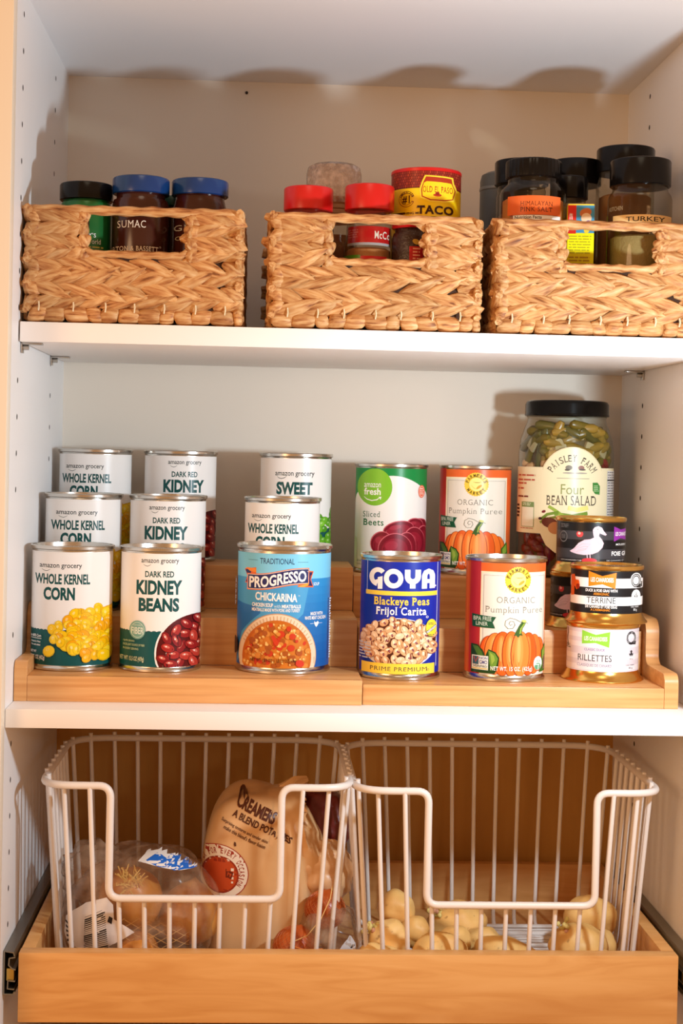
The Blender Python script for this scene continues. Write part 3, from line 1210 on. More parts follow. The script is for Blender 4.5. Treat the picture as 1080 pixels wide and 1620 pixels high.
# --- beets can
t = can_base('food_can', 'green and white can of sliced beets on the top step behind the dark blue can', 'can', (351.4, 248, RN[2]), 38.6, 113.5, face_cam(351.4, 248, 0))
a = Art(38.6 - 1.5, 270, 230, 707, 5, 6.18)
a.band(5, 108.5, (240, 236, 230))
a.band(a.V(330), 108.5, (26, 138, 66))
a.ell(280, 420, 292, 306, (240, 236, 230), 0, 60)
a.ell(120, 470, 140, 240, (240, 236, 230), 0, 40)
a.ell(165, 188, 112, 118, (128, 190, 48), 0, 40, ymin=72)
a.ell(280, 420, 0.1, .1, (128, 190, 48), 0, 6)
a.text('amazon', 98, 204, 164, 190, WH, 0.0)
a.text('fresh', 98, 204, 194, 238, WH, 0.02)
a.stroke([(98, 250), (118, 266), (148, 274), (180, 268), (202, 252)], [2, 5, 6, 6, 3], WH)
a.poly([(190, 250), (209, 248), (204, 268), (199, 258)], WH)
a.text('Sliced', 94, 203, 342, 378, (38, 96, 62), 0.0, 0.05)
a.text('Beets', 96, 226, 390, 432, (24, 106, 56), 0.012, 0.05)
for x, y, rx, ry, rot in ((455, 440, 62, 56, 0), (425, 420, 50, 38, 0), (320, 450, 95, 48, -12), (480, 520, 46, 90, 0), (420, 530, 66, 92, 0), (215, 540, 66, 72, 20), (360, 590, 70, 120, 10), (300, 575, 104, 96, -12)):
    a.ell(x, y, rx + 3, ry + 3, (206, 96, 106), rot, 30, ymax=700)
    a.ell(x + 2, y + 3, rx, ry, (122, 18, 36), rot, 30, ymax=700)
    a.ell(x, y + 10, rx * .8, ry * .78, (146, 26, 46), rot, 24, ymax=700)
    a.ell(x - rx * .2, y - ry * .2, rx * .4, ry * .3, (166, 44, 62), rot, 16)
a.ell(463, 211, 21, 41, (238, 110, 74), 0, 20)
a.ring(463, 211, 15, 17, (248, 200, 180), ky=2.0)
a.lines(452, 476, 190, 235, 4, (250, 220, 206), 2)
a.poly([(30, 500), (60, 520), (62, 700), (30, 700)], (222, 226, 190))
a.text('NET WT', 62, 92, 655, 668, (90, 110, 80), 0.0)
a.text('15 OZ (425g)', 62, 110, 676, 690, (90, 110, 80), 0.0)
a.wrap('paper_label', t, label='green and white paper label with beet slices')


# --- small gold pate tins
def tin(name, label, loc, rz, group=None, s=1.0):
    t = thing(name, label, 'can', loc, rz, group)
    R = 33.4 * s
    MB().lathe([(0, 2.0), (31, 2.0), (32, .4), (38, 0), (38.6, .8), (38.2, 1.8), (36.6, 3.2), (34.6, 6.5), (R, 9.5), (R, 49.6)], GOLD, 80).obj('body', t, 35)
    MB().lathe([(R, 49.6), (R + .9, 50.2), (R + 1.2, 51), (R + 1.2, 53), (R + .6, 53.8), (R - .3, 53.8), (R - .9, 52), (R - 5, 51.4), (R - 6, 52), (R - 12, 52), (0, 52)], GOLD, 80).obj('lid', t, 35)
    return t


def bowtie(a, P, c, txt, tc=WH):
    a.poly(P, c)
    xs = [p[0] for p in P]
    ys = [p[1] for p in P]
    w, h = max(xs) - min(xs), max(ys) - min(ys)
    a.text(txt, min(xs) + w * .08, max(xs) - w * .1, min(ys) + h * .36, min(ys) + h * .62, tc, 0.02)


def crown(a, x, y, s, c):
    a.poly([(x - 15 * s, y - 2 * s), (x - 8 * s, y + 6 * s), (x - 4 * s, y - 4 * s), (x - 8 * s, y - 14 * s), (x, y - 24 * s), (x + 8 * s, y - 14 * s), (x + 4 * s, y - 4 * s), (x + 8 * s, y + 6 * s), (x + 15 * s, y - 2 * s), (x + 13 * s, y + 14 * s), (x - 13 * s, y + 14 * s)], c)
    a.rect(x - 12 * s, x + 12 * s, y + 16 * s, y + 20 * s, c)


def duck(a, P0, s, c):
    pts = [(225, 368), (262, 340), (300, 292), (350, 262), (398, 256), (432, 240), (424, 205), (420, 172), (436, 148), (468, 138), (498, 150), (516, 182), (542, 212), (530, 222), (500, 210), (480, 200), (474, 226), (498, 252), (518, 290), (506, 330), (470, 368), (420, 390), (350, 398), (290, 392), (236, 376)]
    P = [((x - 404) * s + P0[0], (y - 290) * s + P0[1]) for x, y in pts]
    a.poly(P, c)
    q = lambda x, y: ((x - 404) * s + P0[0], (y - 290) * s + P0[1])
    for x in (375, 400):
        a.stroke([q(x, 390), q(x + 4, 436)], 7 * s, c)
    ln = tuple(int(v * .82) for v in c)
    for pp in ([(262, 350), (330, 300), (400, 300), (360, 350), (280, 372)], [(300, 340), (350, 320), (380, 322)], [(290, 358), (340, 344), (366, 340)], [(420, 180), (450, 200), (450, 250), (480, 300)]):
        a.stroke([q(*p) for p in pp], 3 * s, ln)
    a.ell(*q(462, 165), 4 * s, 4 * s, (60, 40, 50))


t = tin('pate_tin', 'short gold tin with pale grey rillettes label, bottom of the front stack', (540.2, 74, RN[0]), face_cam(540, 74, 0), 'short gold pate tins')
a = Art(33.5, 570, 322, 1445, 10, 9.75)
a.band(10, 49.4, (222, 212, 218))
for y in (1095, 1180, 1290, 1385):
    a.band(a.V(y + 46), a.V(y), (238, 230, 232))
bowtie(a, [(388, 1075), (510, 1112), (635, 1082), (628, 1225), (510, 1186), (388, 1200)], (146, 212, 66), 'LES CANARDISES')
a.text('CLASSIC DUCK', 410, 592, 1236, 1258, (136, 120, 170), 0.01)
a.text('RILLETTES', 355, 652, 1294, 1352, (50, 48, 52), 0.0)
a.text('CLASSIQUES DE CANARD', 350, 652, 1378, 1406, (140, 130, 160), 0.01)
a.ring(820, 1140, 27, 42, (36, 34, 38), 0, 360, 1.45)
a.arc('PRODUIT DU QUEBEC', 820, 1140, 34, -140, 140, 12, (230, 230, 230), 0.0, ky=1.45)
a.poly([(830, 1170), (862, 1170), (858, 1202), (826, 1198)], (36, 34, 38))
crown(a, 822, 1278, 1.2, (36, 34, 38))
a.text('80 g', 808, 836, 1325, 1336, (90, 86, 96))
a.text('CONC. MINIME', 776, 850, 1380, 1390, (110, 106, 120))
a.text('80 g', 802, 834, 1402, 1422, (110, 106, 120))
a.stroke([(255, 1070), (262, 1120), (250, 1170), (268, 1230)], 12, (130, 100, 80))
a.lines(236, 290, 1215, 1260, 3, (60, 50, 50), 5)
a.wrap('paper_label', t, bottom=10, label='pale grey and lilac striped label')

t = tin('pate_tin', 'short gold tin with black and white striped terrine label, top of the front stack', (542.4, 73, RN[0] + 54), face_cam(542, 73, 0), 'short gold pate tins')
a = Art(33.5, 578, 328, 940, 10, 9.75)
BK = (28, 26, 28)
a.band(10, 49.4, BK)
a.band(a.V(708), a.V(622), WH)
a.band(a.V(866), a.V(788), WH)
bowtie(a, [(416, 560), (540, 602), (665, 568), (658, 716), (540, 676), (416, 700)], (240, 132, 30), 'LES CANARDISES')
a.text('DUCK & FOIE GRAS WITH', 392, 676, 720, 746, WH, 0.02)
a.text('ARMAGNAC', 462, 602, 752, 776, (226, 140, 40), 0.02)
a.text('TERRINE', 402, 662, 794, 848, BK, 0.0)
a.text('DE CANARD ET FOIE GRAS', 392, 676, 868, 892, WH, 0.02)
a.text("A L'ARMAGNAC", 440, 616, 896, 918, (226, 140, 40), 0.02)
a.ring(840, 640, 0.5, 52, WH, 0, 360, 1.35)
a.ring(840, 640, 26, 44, BK, 0, 360, 1.4)
a.ring(840, 640, 33, 37, WH, 0, 360, 1.4)
a.poly([(850, 672), (886, 672), (884, 706), (846, 704)], BK)
a.text('1', 888, 905, 650, 700, BK, 0.03)
a.ring(842, 778, 0.5, 40, WH, 0, 360, 1.4)
crown(a, 842, 772, 1.1, BK)
a.text('80 g', 828, 850, 818, 828, BK)
a.text('CONC. MINIME', 798, 866, 872, 884, WH)
a.text('80 g', 822, 852, 892, 920, WH)
a.poly([(250, 610), (290, 600), (300, 650), (330, 650), (340, 700), (310, 740), (290, 700), (290, 790), (250, 800)], (226, 96, 30))
a.ell(322, 708, 16, 24, (150, 40, 20), 0)
a.wrap('paper_label', t, bottom=10, label='black and white striped label')


def foie():
    a = Art(33.5, 404, 304, 470, 10, 9.25)
    a.band(10, 49.4, (26, 24, 26))
    for y0, y1 in ((185, 262), (345, 432)):
        a.band(a.V(y1), a.V(y0), (66, 64, 68))
    duck(a, (404, 290), 1.0, (236, 208, 224))
    a.ell(395, 446, 66, 22, (208, 60, 70), 0, 24)
    a.ell(300, 214, 20, 26, (214, 70, 74), -15)
    a.ell(318, 214, 20, 26, (214, 70, 74), 15)
    a.ell(304, 206, 12, 12, (250, 190, 180), 0)
    a.poly([(306, 192), (318, 180), (338, 186), (322, 196)], (60, 60, 40))
    bowtie(a, [(604, 140), (660, 168), (760, 150), (760, 275), (660, 245), (604, 275)], (150, 50, 160), 'LES CANARDISES')
    a.text('FOIE GRAS', 586, 770, 362, 402, WH, 0.03)
    a.text('MOUSSE DE', 622, 740, 292, 310, WH, 0.01)
    a.text('DE CANARD ET', 545, 700, 438, 450, (190, 190, 190), 0.01)
    a.text('LESCANARDISES.COM', 150, 326, 442, 454, (210, 206, 200), 0.01)
    a.ring(168, 240, 28, 34, (120, 118, 120), 0, 360, 1.5)
    a.lines(145, 215, 125, 165, 3, (120, 118, 120), 8)
    a.lines(150, 186, 225, 260, 3, (120, 118, 120), 9)
    a.rect(96, 106, 110, 470, (160, 120, 80))
    return a


t = tin('pate_tin', 'short gold tin with pink duck on black label, bottom of the rear stack', (536, 141, RN[1]), face_cam(536, 141, -24), 'short gold pate tins')
foie().wrap('paper_label', t, bottom=10, label='black label with a pink duck')
dup(t, (540.5, 140, RN[1] + 54), face_cam(540, 140, 0), 'short gold tin with pink duck on black label, topmost of the rear stack', 'short gold pate tins')

# --- tall jar of bean salad
J = (533, 238, RN[2])
t = thing('bean_salad_jar', 'tall glass jar of bean salad with black lid beside the right wall', 'jar', J, face_cam(533, 238, 0))
GLASS = film('clear_glass', (246, 250, 246), 0.96, 0.03)
MB().lathe([(0, 1), (44, 0), (48.6, 4), (49.3, 10), (49.3, 128), (47.5, 143), (43.6, 154), (41, 160), (40.4, 164), (41.6, 165.5), (40.4, 167), (40.4, 175)], GLASS, 80).obj('glass_body', t, 40)
BLACKLID = mat('black_enamel_lid', (12, 11, 10), 0.16, 0.0, 0.22)
MB().lathe([(0, 166), (41.8, 166), (43.6, 166.4), (43.9, 168), (43.4, 169), (43.4, 178.5), (42, 181.2), (39.5, 182.2), (37, 181.4), (0, 181.2)], BLACKLID, 80).obj('lid', t, 35)
BRINE = mat('dark_brine', (92, 72, 30), 0.5)
MB().lathe([(0, 2), (38, 2), (42, 8), (42, 130), (40.5, 144), (37, 156), (0, 158)], BRINE, 24).obj('brine', t)
rnd = random.Random(4)
GB = [mat('green_bean_%s' % w, c, 0.32) for w, c in (('olive', (104, 88, 26)), ('yellow', (142, 112, 40)), ('green', (86, 78, 28)))]
bean_me = []
for q in GB:
    b = MB()
    b.tube([(-26, 0, 0), (-22, 0, .4), (-8, 0, 1.4), (8, 0, 1.2), (22, 0, -.4), (27, 0, -1)], 5.2, q, 10, rf=lambda L, an: 5.2 * (0.55 if L < 1 or L > 51 else 1))
    bean_me.append(b.mesh('green_bean'))
chick = MB().ell((0, 0, 0), (6.6, 6, 6), mat('chickpea_tan', (206, 156, 108), 0.4), nz=.15).mesh('chickpea')
onion_me = MB().box(-7, 7, -3.5, 3.5, -7, 7, mat('onion_piece', (176, 160, 122), 0.3), 1.6).mesh('onion_piece')
kid_me = MB().ell((0, 0, 0), (9, 5.5, 5.5), mat('kidney_bean_red', (120, 24, 20), 0.3), nz=.2, seed=3).mesh('kidney_bean')


def onr(an, r, z):
    r += 2.0 if z < 140 else 0
    return (r * math.sin(math.radians(an)), -r * math.cos(math.radians(an)), z)


for an, z, tilt, k in ((-52, 138, 15, 0), (-30, 148, -5, 0), (-20, 138, 68, 1), (-5, 141, 20, 0), (12, 151, 8, 1), (26, 145, 14, 1), (46, 140, -30, 2), (24, 128, 24, 1), (4, 127, 6, 1),
                       (-8, 120, -28, 0), (44, 124, 38, 1), (58, 119, 42, 0), (20, 117, -10, 2), (-36, 130, 80, 2), (-60, 126, 60, 0), (66, 136, -50, 1), (36, 152, -14, 0), (-14, 152, -12, 2),
                       (0, 134, -14, 1), (-66, 140, 20, 2), (62, 106, 50, 0)):
    inst('green_bean', bean_me[k], t, onr(an, 38.6, z), (0, math.radians(-tilt), math.radians(an)), (.9, .9, 1))
for an, z in ((-56, 112), (-62, 102), (-40, 108), (-28, 116), (-33, 104), (-48, 98), (-20, 108), (38, 106), (48, 112), (-70, 116), (-25, 100), (55, 92), (70, 100), (-12, 112), (30, 114)):
    inst('chickpea', chick, t, onr(an, 39.5, z), (0, 0, math.radians(an)))
for an, z, ro in ((33, 133, 20), (18, 148, 10), (-8, 137, -15), (-44, 106, 30), (-52, 136, 40), (58, 130, 30), (-38, 96, 5)):
    inst('onion_piece', onion_me, t, onr(an, 40.5, z), (0, math.radians(ro), math.radians(an)), (.85, .8, .85))
for an, z in ((58, 112), (50, 103), (66, 118), (-40, 30), (-30, 40), (-55, 22), (-60, 40), (-20, 26), (-48, 46), (-66, 28), (-30, 20), (42, 98), (-12, 38), (-70, 50), (-45, 34), (-22, 48)):
    inst('kidney_bean', kid_me, t, onr(an, 39.5, z), (0, math.radians(rnd.random() * 90), math.radians(an)))
a = Art(49.6, 528, 480, 1774, 0, 9.57)
CR = (240, 228, 190)
yb = 1340
a.band(a.V(yb), a.V(690), CR, -95, 95)
a.ell(592, 830, 312, 342, CR, 0, 60)
a.poly([(290, 1335), (900, 1335), (840, 1450), (760, 1520), (600, 1560), (440, 1520), (350, 1450)], CR)
a.ring(592, 830, 304, 307, (206, 190, 140), 20, 160, 1.1)
a.arc('PAISLEY FARM', 592, 850, 252, -56, 56, 66, (74, 68, 56), 0.0, 0.05, w=36)
for x, y, rx, ry, c in ((560, 690, 34, 24, (130, 124, 110)), (680, 690, 30, 22, (150, 110, 100)), (545, 712, 26, 10, (90, 84, 74)), (690, 708, 34, 9, (96, 84, 80)), (560, 742, 60, 8, (170, 164, 150)), (680, 742, 60, 8, (170, 164, 150))):
    a.ell(x, y, rx, ry, c, 0, 14)
a.rect(445, 760, 792, 797, (150, 144, 128))
a.text('Four', 486, 712, 852, 950, (150, 158, 96), 0.0, shear=0.0)
a.text('BEAN SALAD', 348, 830, 962, 1056, (74, 66, 54), -0.004, 0.05)
a.poly([(794, 832), (840, 830), (866, 866), (864, 950), (820, 942), (796, 910)], (72, 138, 66))
a.lines(806, 856, 860, 925, 4, (180, 210, 160), 5)
for p, w, c in (([(560, 1080), (650, 1100), (755, 1075)], 44, (226, 222, 130)), ([(430, 1140), (600, 1160), (750, 1130)], 34, (120, 150, 56)), ([(370, 1070), (440, 1110), (520, 1165)], 30, (150, 176, 70)), ([(300, 1200), (360, 1150), (470, 1125)], 28, (110, 140, 50)), ([(290, 1230), (380, 1190), (480, 1160)], 24, (140, 164, 66))):
    a.stroke(p, w, c)
a.ell(385, 1230, 80, 50, (110, 44, 34), 10)
a.ell(440, 1280, 70, 60, (196, 130, 80), 0)
a.ell(325, 1123, 20, 13, (120, 30, 40), -20)
a.ell(292, 1192, 18, 13, (70, 30, 36), 0)
for yy, c, x1 in ((765, (190, 90, 70), 235), (810, (190, 90, 70), 265), (845, (190, 90, 70), 150), (895, (190, 90, 70), 130), (975, (120, 40, 30), 180)):
    a.lines(58, x1, yy, yy + 26, 1, c, yy, 0.6)
a.lines(40, 84, 1060, 1200, 4, (60, 30, 26), 77, .6)
a.rect(104, 228, 1035, 1280, (128, 150, 90))
a.rect(108, 224, 1086, 1276, (240, 230, 204))
a.lines(118, 200, 1046, 1078, 2, (226, 232, 200), 3)
a.lines(100, 225, 1290, 1304, 1, (190, 110, 80), 31, .6)
a.rect(936, 1060, 716, 1190, (236, 232, 228))
for i, yy in enumerate(range(722, 1180, 26)):
    a.rect(936, 1060, yy + 20, yy + 22, (120, 116, 112))
    a.lines(940, 1040, yy + 3, yy + 16, 1, (110, 108, 110), yy, .7)
a.rect(936, 1060, 800, 814, (40, 38, 36))
a.wrap('paper_label', t, label='cream paper label with an arched top')
# ------------------------------------------------------------------ woven seagrass baskets
GRASS = ramp_mat('dried_water_hyacinth', [(0.28, (112, 62, 28)), (0.40, (180, 120, 70)), (0.54, (208, 158, 102)), (0.75, (226, 190, 142))], 5.0, (9, 70, 70), 0.55, 6, 0.5,
                 extra=(30.0, (1, 1, 1), (150, 88, 44), 0.6, 0.8), rnd=0.16, spec=0.3)
LINING = mat('dark_gap_backing', (58, 32, 16), 0.9)
TWINE = mat('pale_twine', (226, 206, 170), 0.8)


def strand_mesh(seed, L=38, w=6.7, th=4.4):
    rnd = random.Random(seed)
    vs, fs = [], []
    n, m = 11, 9
    ph = rnd.random() * 6
    fold = rnd.random() * 2
    for i in range(n + 1):
        t = i / n
        x = -L * .42 + L * t
        # broad shoulder, pointed tip
        ww = w * (min(1, 0.35 + 2.2 * t) * (1 - max(0, (t - .42) / .58) ** 1.7) + .05)
        tt = th * (0.75 + .35 * math.sin(PI * min(1, t * 1.1))) * (1 - .72 * max(0, (t - .6) / .4) ** 1.6)
        zc = 1.2 * math.sin(t * 3 + ph)
        for k in range(m):
            a = 2 * PI * k / m
            cre = 1 + .10 * math.cos(3 * a + ph + t * fold) + .05 * math.cos(5 * a + t * 4)
            vs.append((x, -tt * cre * math.cos(a) , zc + ww * cre * math.sin(a)))
    for i in range(n):
        for k in range(m):
            l = (k + 1) % m
            fs.append((i * m + k, (i + 1) * m + k, (i + 1) * m + l, i * m + l))
    fs.append(tuple(range(m)))
    fs.append(tuple(n * m + k for k in reversed(range(m))))
    return MB().add(vs, fs, GRASS).mesh('braid_strand', 50)


def roll_mesh(seed, L=24, r=6.9):
    rnd = random.Random(seed)
    ph = rnd.random() * 6
    b = MB()
    P = [(-L / 2, 0, 0), (-L * .42, 0, 0), (-L * .2, 0, .3), (L * .1, 0, .2), (L * .4, 0, 0), (L / 2, 0, 0)]
    ks = [.66, .92, 1.05, 1.07, .93, .68]
    vs, fs = [], []
    m = 11
    for i, p in enumerate(P):
        for k in range(m):
            a = 2 * PI * k / m
            rr = r * ks[i] * (1 + .06 * math.cos(4 * a + ph + i * .9))
            vs.append((p[0] + 1.6 * math.sin(a + ph), rr * math.cos(a), p[2] + rr * math.sin(a)))
    for i in range(len(P) - 1):
        for k in range(m):
            l = (k + 1) % m
            fs.append((i * m + k, (i + 1) * m + k, (i + 1) * m + l, i * m + l))
    fs += [tuple(range(m)), tuple((len(P) - 1) * m + k for k in reversed(range(m)))]
    return MB().add(vs, fs, GRASS).mesh('base_coil', 50)


STR = [strand_mesh(i, 42 + (i % 3) * 2) for i in range(6)]
ROL = [roll_mesh(i, 13 + (i % 4) * 3) for i in range(5)]


def basket(label, x0, x1, y0, h, cut, seed, depth=252):
    """cut = (x0, x1, z) of the hand opening, in the basket's own mm from its left edge"""
    w = x1 - x0
    t = thing('woven_basket', label, 'basket', ((x0 + x1) / 2, y0 + depth / 2, 2.5), 0, 'woven baskets on the upper shelf')
    hw, hd = w / 2, depth / 2
    c0, c1, cz = cut[0] - hw, cut[1] - hw, cut[2]
    rnd = random.Random(seed)
    # dark backing added behind the strands so the gaps look shaded
    b = MB()
    ins, th = 5.5, 1.8
    X0, X1, Y0, Y1 = -hw + ins, hw - ins, -hd + ins, hd - ins
    b.box(X0, X1, Y0, Y0 + th, 3, cz, LINING)
    b.box(X0, c0, Y0, Y0 + th, cz, h - 5, LINING)
    b.box(c1, X1, Y0, Y0 + th, cz, h - 5, LINING)
    b.box(X0, X0 + th, Y0, Y1, 3, h - 5, LINING)
    b.box(X1 - th, X1, Y0, Y1, 3, h - 5, LINING)
    b.box(X0, X1, Y1 - th, Y1, 3, h - 5, LINING)
    b.box(X0, X1, Y0, Y1, 3, 5, LINING)
    b.obj('dark_backing', t, 0)
    zr0 = 13.5
    bh = (h - zr0 - 5) / 4.0
    sub = bh / 2

    def place(x, y, z, ang, rz, mi, sc):
        inst('braid_strand', STR[mi], t, (x, y, z), (0, math.radians(ang), rz), (sc, 1.0, bh / 21.5 * rnd.uniform(.96, 1.1)))

    step = 23.0
    # front
    for k in range(8):
        z = zr0 + sub * (k + .5)
        up = k % 2 == 1
        jit = rnd.random() * 6
        spans = [(-hw + 2, hw - 2)]
        if z > cz - 2:
            spans = [(-hw + 2, c0), (c1, hw - 2)]
        for a, c in spans:
            x = a + 14 + (jit if len(spans) == 1 else 0)
            while x < c - 6:
                room = c - x
                sc = rnd.uniform(.95, 1.12)
                if room < 28 * sc:
                    sc = max(.5, room / 28)
                place(x, -hd + 5.2 + rnd.uniform(-.6, .6), z + rnd.uniform(-.8, .8), (18 if up else -18) + rnd.uniform(-3, 3), math.radians(rnd.uniform(-13, -8)), rnd.randrange(6), sc)
                x += step * (1 if len(spans) == 1 else .6) + rnd.uniform(-2, 2)
            # knuckles where the braid turns round the corner and the opening
            inst('braid_strand', STR[k % 6], t, (a + 8, -hd + 6.2, z), (0, math.radians(10 if up else -10), math.radians(6)), (.42, 1.2, bh / 19))
            if len(spans) == 2:
                xx = c - 5 if a < 0 else a + 5
                inst('braid_strand', STR[(k + 2) % 6], t, (xx, -hd + 5, z), (0, math.radians(62 if up else -62), 0), (.30, 1.0, 1.0))
        # right-hand corner knuckle
        inst('braid_strand', STR[(k + 1) % 6], t, (hw - 9, -hd + 6.6, z), (0, math.radians(-8 if up else 8), math.radians(186)), (.42, 1.2, bh / 19))
    # sides
    for sx in (-1, 1):
        for k in range(8):
            z = zr0 + sub * (k + .5)
            up = k % 2 == 1
            y = -hd + 12 + rnd.random() * 5
            while y < hd - 12:
                inst('braid_strand', STR[rnd.randrange(6)], t, (sx * (hw - 5.2), y, z + rnd.uniform(-.6, .6)),
                     (0, math.radians((21 if up else -21) + rnd.uniform(-4, 4)), math.radians(90 * (1 if sx > 0 else -1)) + (PI if sx < 0 else 0) + math.radians(0)), (1, 1, bh / 21.5))
                y += 22
    # back: nobody sees it from the front, kept as one woven panel
    b = MB()
    for k in range(8):
        z = zr0 + sub * (k + .5)
        x = -hw + 16
        while x < hw - 16:
            b.tube([(x - 20, hd - 5, z + (4 if k % 2 else -4)), (x, hd - 3, z), (x + 16, hd - 5, z - (4 if k % 2 else -4))], 5.2, GRASS, 6)
            x += 24
    o = b.obj('back_weave', t, 50)
    o['kind'] = 'stuff'
    # base coil, wrapped band by band
    x = -hw + 7
    i = 0
    while x < hw - 5:
        L = 13 + ((i + seed) % 4) * 3
        inst('base_coil', ROL[(i + seed) % 4], t, (x + L * min(1, (hw - 1 - x) / L) / 2 - 1, -hd + 6.9, 7.8), (rnd.uniform(0, 6), 0, math.radians(rnd.uniform(-3, 3))), (min(1, (hw - 1 - x) / L), 1, 1))
        x += L - 1.5
        i += 1
    for sx in (-1, 1):
        y = -hd + 12
        i = 0
        while y < hd - 8:
            L = 13 + ((i + seed) % 4) * 3
            inst('base_coil', ROL[(i + seed) % 4], t, (sx * (hw - 6.9), y + L / 2, 7.8), (0, 0, PI / 2), (1, 1, 1))
            y += L - 1
            i += 1
    # twine stitches that hold the bottom braid to the coil
    b = MB()
    for i in range(7):
        xx = -hw + w * (i + .7) / 7.4 + rnd.uniform(-3, 3)
        MB().tube([(xx, -hd + .2, 10), (xx + .6, -hd - .8, 14), (xx + .2, -hd + .4, 18)], .8, TWINE, 5).obj('twine_stitch', t, 50)

    def rope(name, path, r, closed, tw=22.0):
        b = MB()
        b.tube(path, r, GRASS, 12, closed, rf=lambda L, a: r * (1 + .13 * math.cos(2 * a + L / tw * 2 * PI) + .05 * math.cos(5 * a - L / 9)))
        return b.obj(name, t, 55)

    def dense(pts, closed, st=2.4):
        out = []
        n = len(pts)
        for i in range(n if closed else n - 1):
            a, c = Vector(pts[i]), Vector(pts[(i + 1) % n])
            k = max(1, int((c - a).length / st))
            out += [a.lerp(c, j / k) for j in range(k)]
        if not closed:
            out.append(Vector(pts[-1]))
        return out

    rr = 4.2
    z = h - rr
    q = 5
    loop = [(-hw + q + 6, -hd + q, z), (hw - q - 6, -hd + q, z), (hw - q, -hd + q + 6, z), (hw - q, hd - q - 6, z), (hw - q - 6, hd - q, z), (-hw + q + 6, hd - q, z), (-hw + q, hd - q - 6, z), (-hw + q, -hd + q + 6, z)]
    rope('rim', dense(loop, True), rr, True)
    rope('opening_edge', dense([(c0 - 2, -hd + 4.6, cz + 3), (c0 + 4, -hd + 4.2, cz - .5), (c1 - 4, -hd + 4.2, cz - .5), (c1 + 2, -hd + 4.6, cz + 3)], False), 3.4, False, 14)
    return t


basket('woven basket at the left end of the upper shelf, holding the sumac jar', 1, 197, 3, 104, (58, 143, 62), 1)
basket('middle woven basket on the upper shelf, holding red-capped spices and yellow tin', 216, 409.5, 3, 103.5, (59, 140, 61), 2)
basket('woven basket at the right end of the upper shelf, holding black-lidded jars', 418, 607, 3, 103.5, (66, 147, 62), 3)

# ------------------------------------------------------------------ spices
ZB = 7.7                        # top of a basket bottom
BLUE = mat('blue_plastic_lid', (18, 56, 112), 0.2)
RED = mat('red_plastic_cap', (206, 28, 26), 0.28)
BLK = mat('black_plastic_lid', (15, 12, 11), 0.2, 0, .22)
FACEZ = {}


def jar(name, label, cat, x, y, r, h, lid, lid_r, lid_h, body, neck=None, group=None, shoulder=None, extra=0, ribs=0, fill=None, liner=None):
    t = thing(name, label, cat, (x, y, ZB), face_cam(x, y, extra), group)
    hb = h - lid_h
    nr = neck or lid_r - 2.5
    sh = shoulder if shoulder is not None else hb - 12
    MB().lathe([(0, .8), (r - 4, .8), (r - 1, .2), (r, 2.5), (r, sh), (r - 1.2, sh + 4), (nr + .8, hb - 5), (nr, hb - 3), (nr, hb + lid_h * .6)], body, 56).obj('body', t, 40)
    rf = (lambda an, z: 1 + .012 * math.cos(an * ribs)) if ribs else None
    MB().lathe([(0, hb + .3), (lid_r - 1, hb + .3), (lid_r, hb + 1), (lid_r, h - 2), (lid_r - .8, h - .6), (lid_r - 2.2, h), (0, h)], lid, 112 if ribs else 56, rf=rf).obj('lid', t, 35)
    if fill:
        MB().lathe([(0, 3), (r - 3.5, 3), (r - 3, 8), (r - 3, fill[0] - 2), (r - 6, fill[0]), (0, fill[0] + 2)], fill[1], 40).obj('contents', t, 40)
    return t


GLASSJ = film('spice_glass', (240, 236, 226), 0.92, 0.06)
# left basket
AMBER = mat('dark_brown_spice_glass', (62, 26, 18), 0.18, 0, 0.5)
t = jar('spice_jar', 'brown spice jar with blue lid showing in the left basket opening, lettered sumac', 'jar', 101, 48, 25.6, 130.5, BLUE, 25.8, 15.5, AMBER, 22, 'blue-lidded spice jars', 106)
a = Art(25.7, 490, 150, 236, 95, 5.9)
a.text('SUMAC', 370, 518, 270, 308, (232, 224, 212), -.003, .05)
a.text('MORTON & BASSETT', 350 - 52, 586, 405, 430, (226, 206, 182), -.002, .05)
a.text('SAN FRANCISCO', 372, 540, 436, 456, (206, 150, 80), -.003, .04)
a.ring(594, 404, 3, 4.5, (226, 206, 182))
a.wrap('label_print', t)
t = jar('spice_jar', 'dark spice jar with blue lid, rightmost in the left basket', 'jar', 154, 58, 24.6, 131.5, BLUE, 26, 15.0, AMBER, 22.5, 'blue-lidded spice jars', 106)
a = Art(24.8, 793, 148, 236, 95, 5.9)
a.text('GINGER', 655, 930, 275, 306, (190, 186, 176), 0.0, .04)
a.text('ORGANIC', 662, 925, 335, 356, (170, 160, 130), 0, .04)
a.wrap('label_print', t)
GRN = mat('green_tin', (34, 110, 52), 0.28, 0.2)
t = jar('spice_tin', 'green spice tin with black lid in the left basket, lettered gold', 'tin', 51, 56, 23.4, 125, BLK, 24.2, 16, GRN, 21, None, 103)
a = Art(23.5, 190, 142, 236, 95, 5.9)
a.band(96, 97, (190, 160, 60))
a.text("PENZEY'S", 110, 244, 335, 358, WH, 0.01, .04)
a.text('World', 190, 270, 366, 392, WH, 0.0)
a.lines(180, 296, 405, 440, 2, (210, 190, 90), 12)
a.wrap('label_print', t)
jar('spice_jar', 'dark green jar half hidden behind the two blue-lidded spice jars', 'jar', 128, 92, 17, 121, mat('dark_green_lid', (28, 70, 50), .4), 17.5, 10, AMBER, 15)
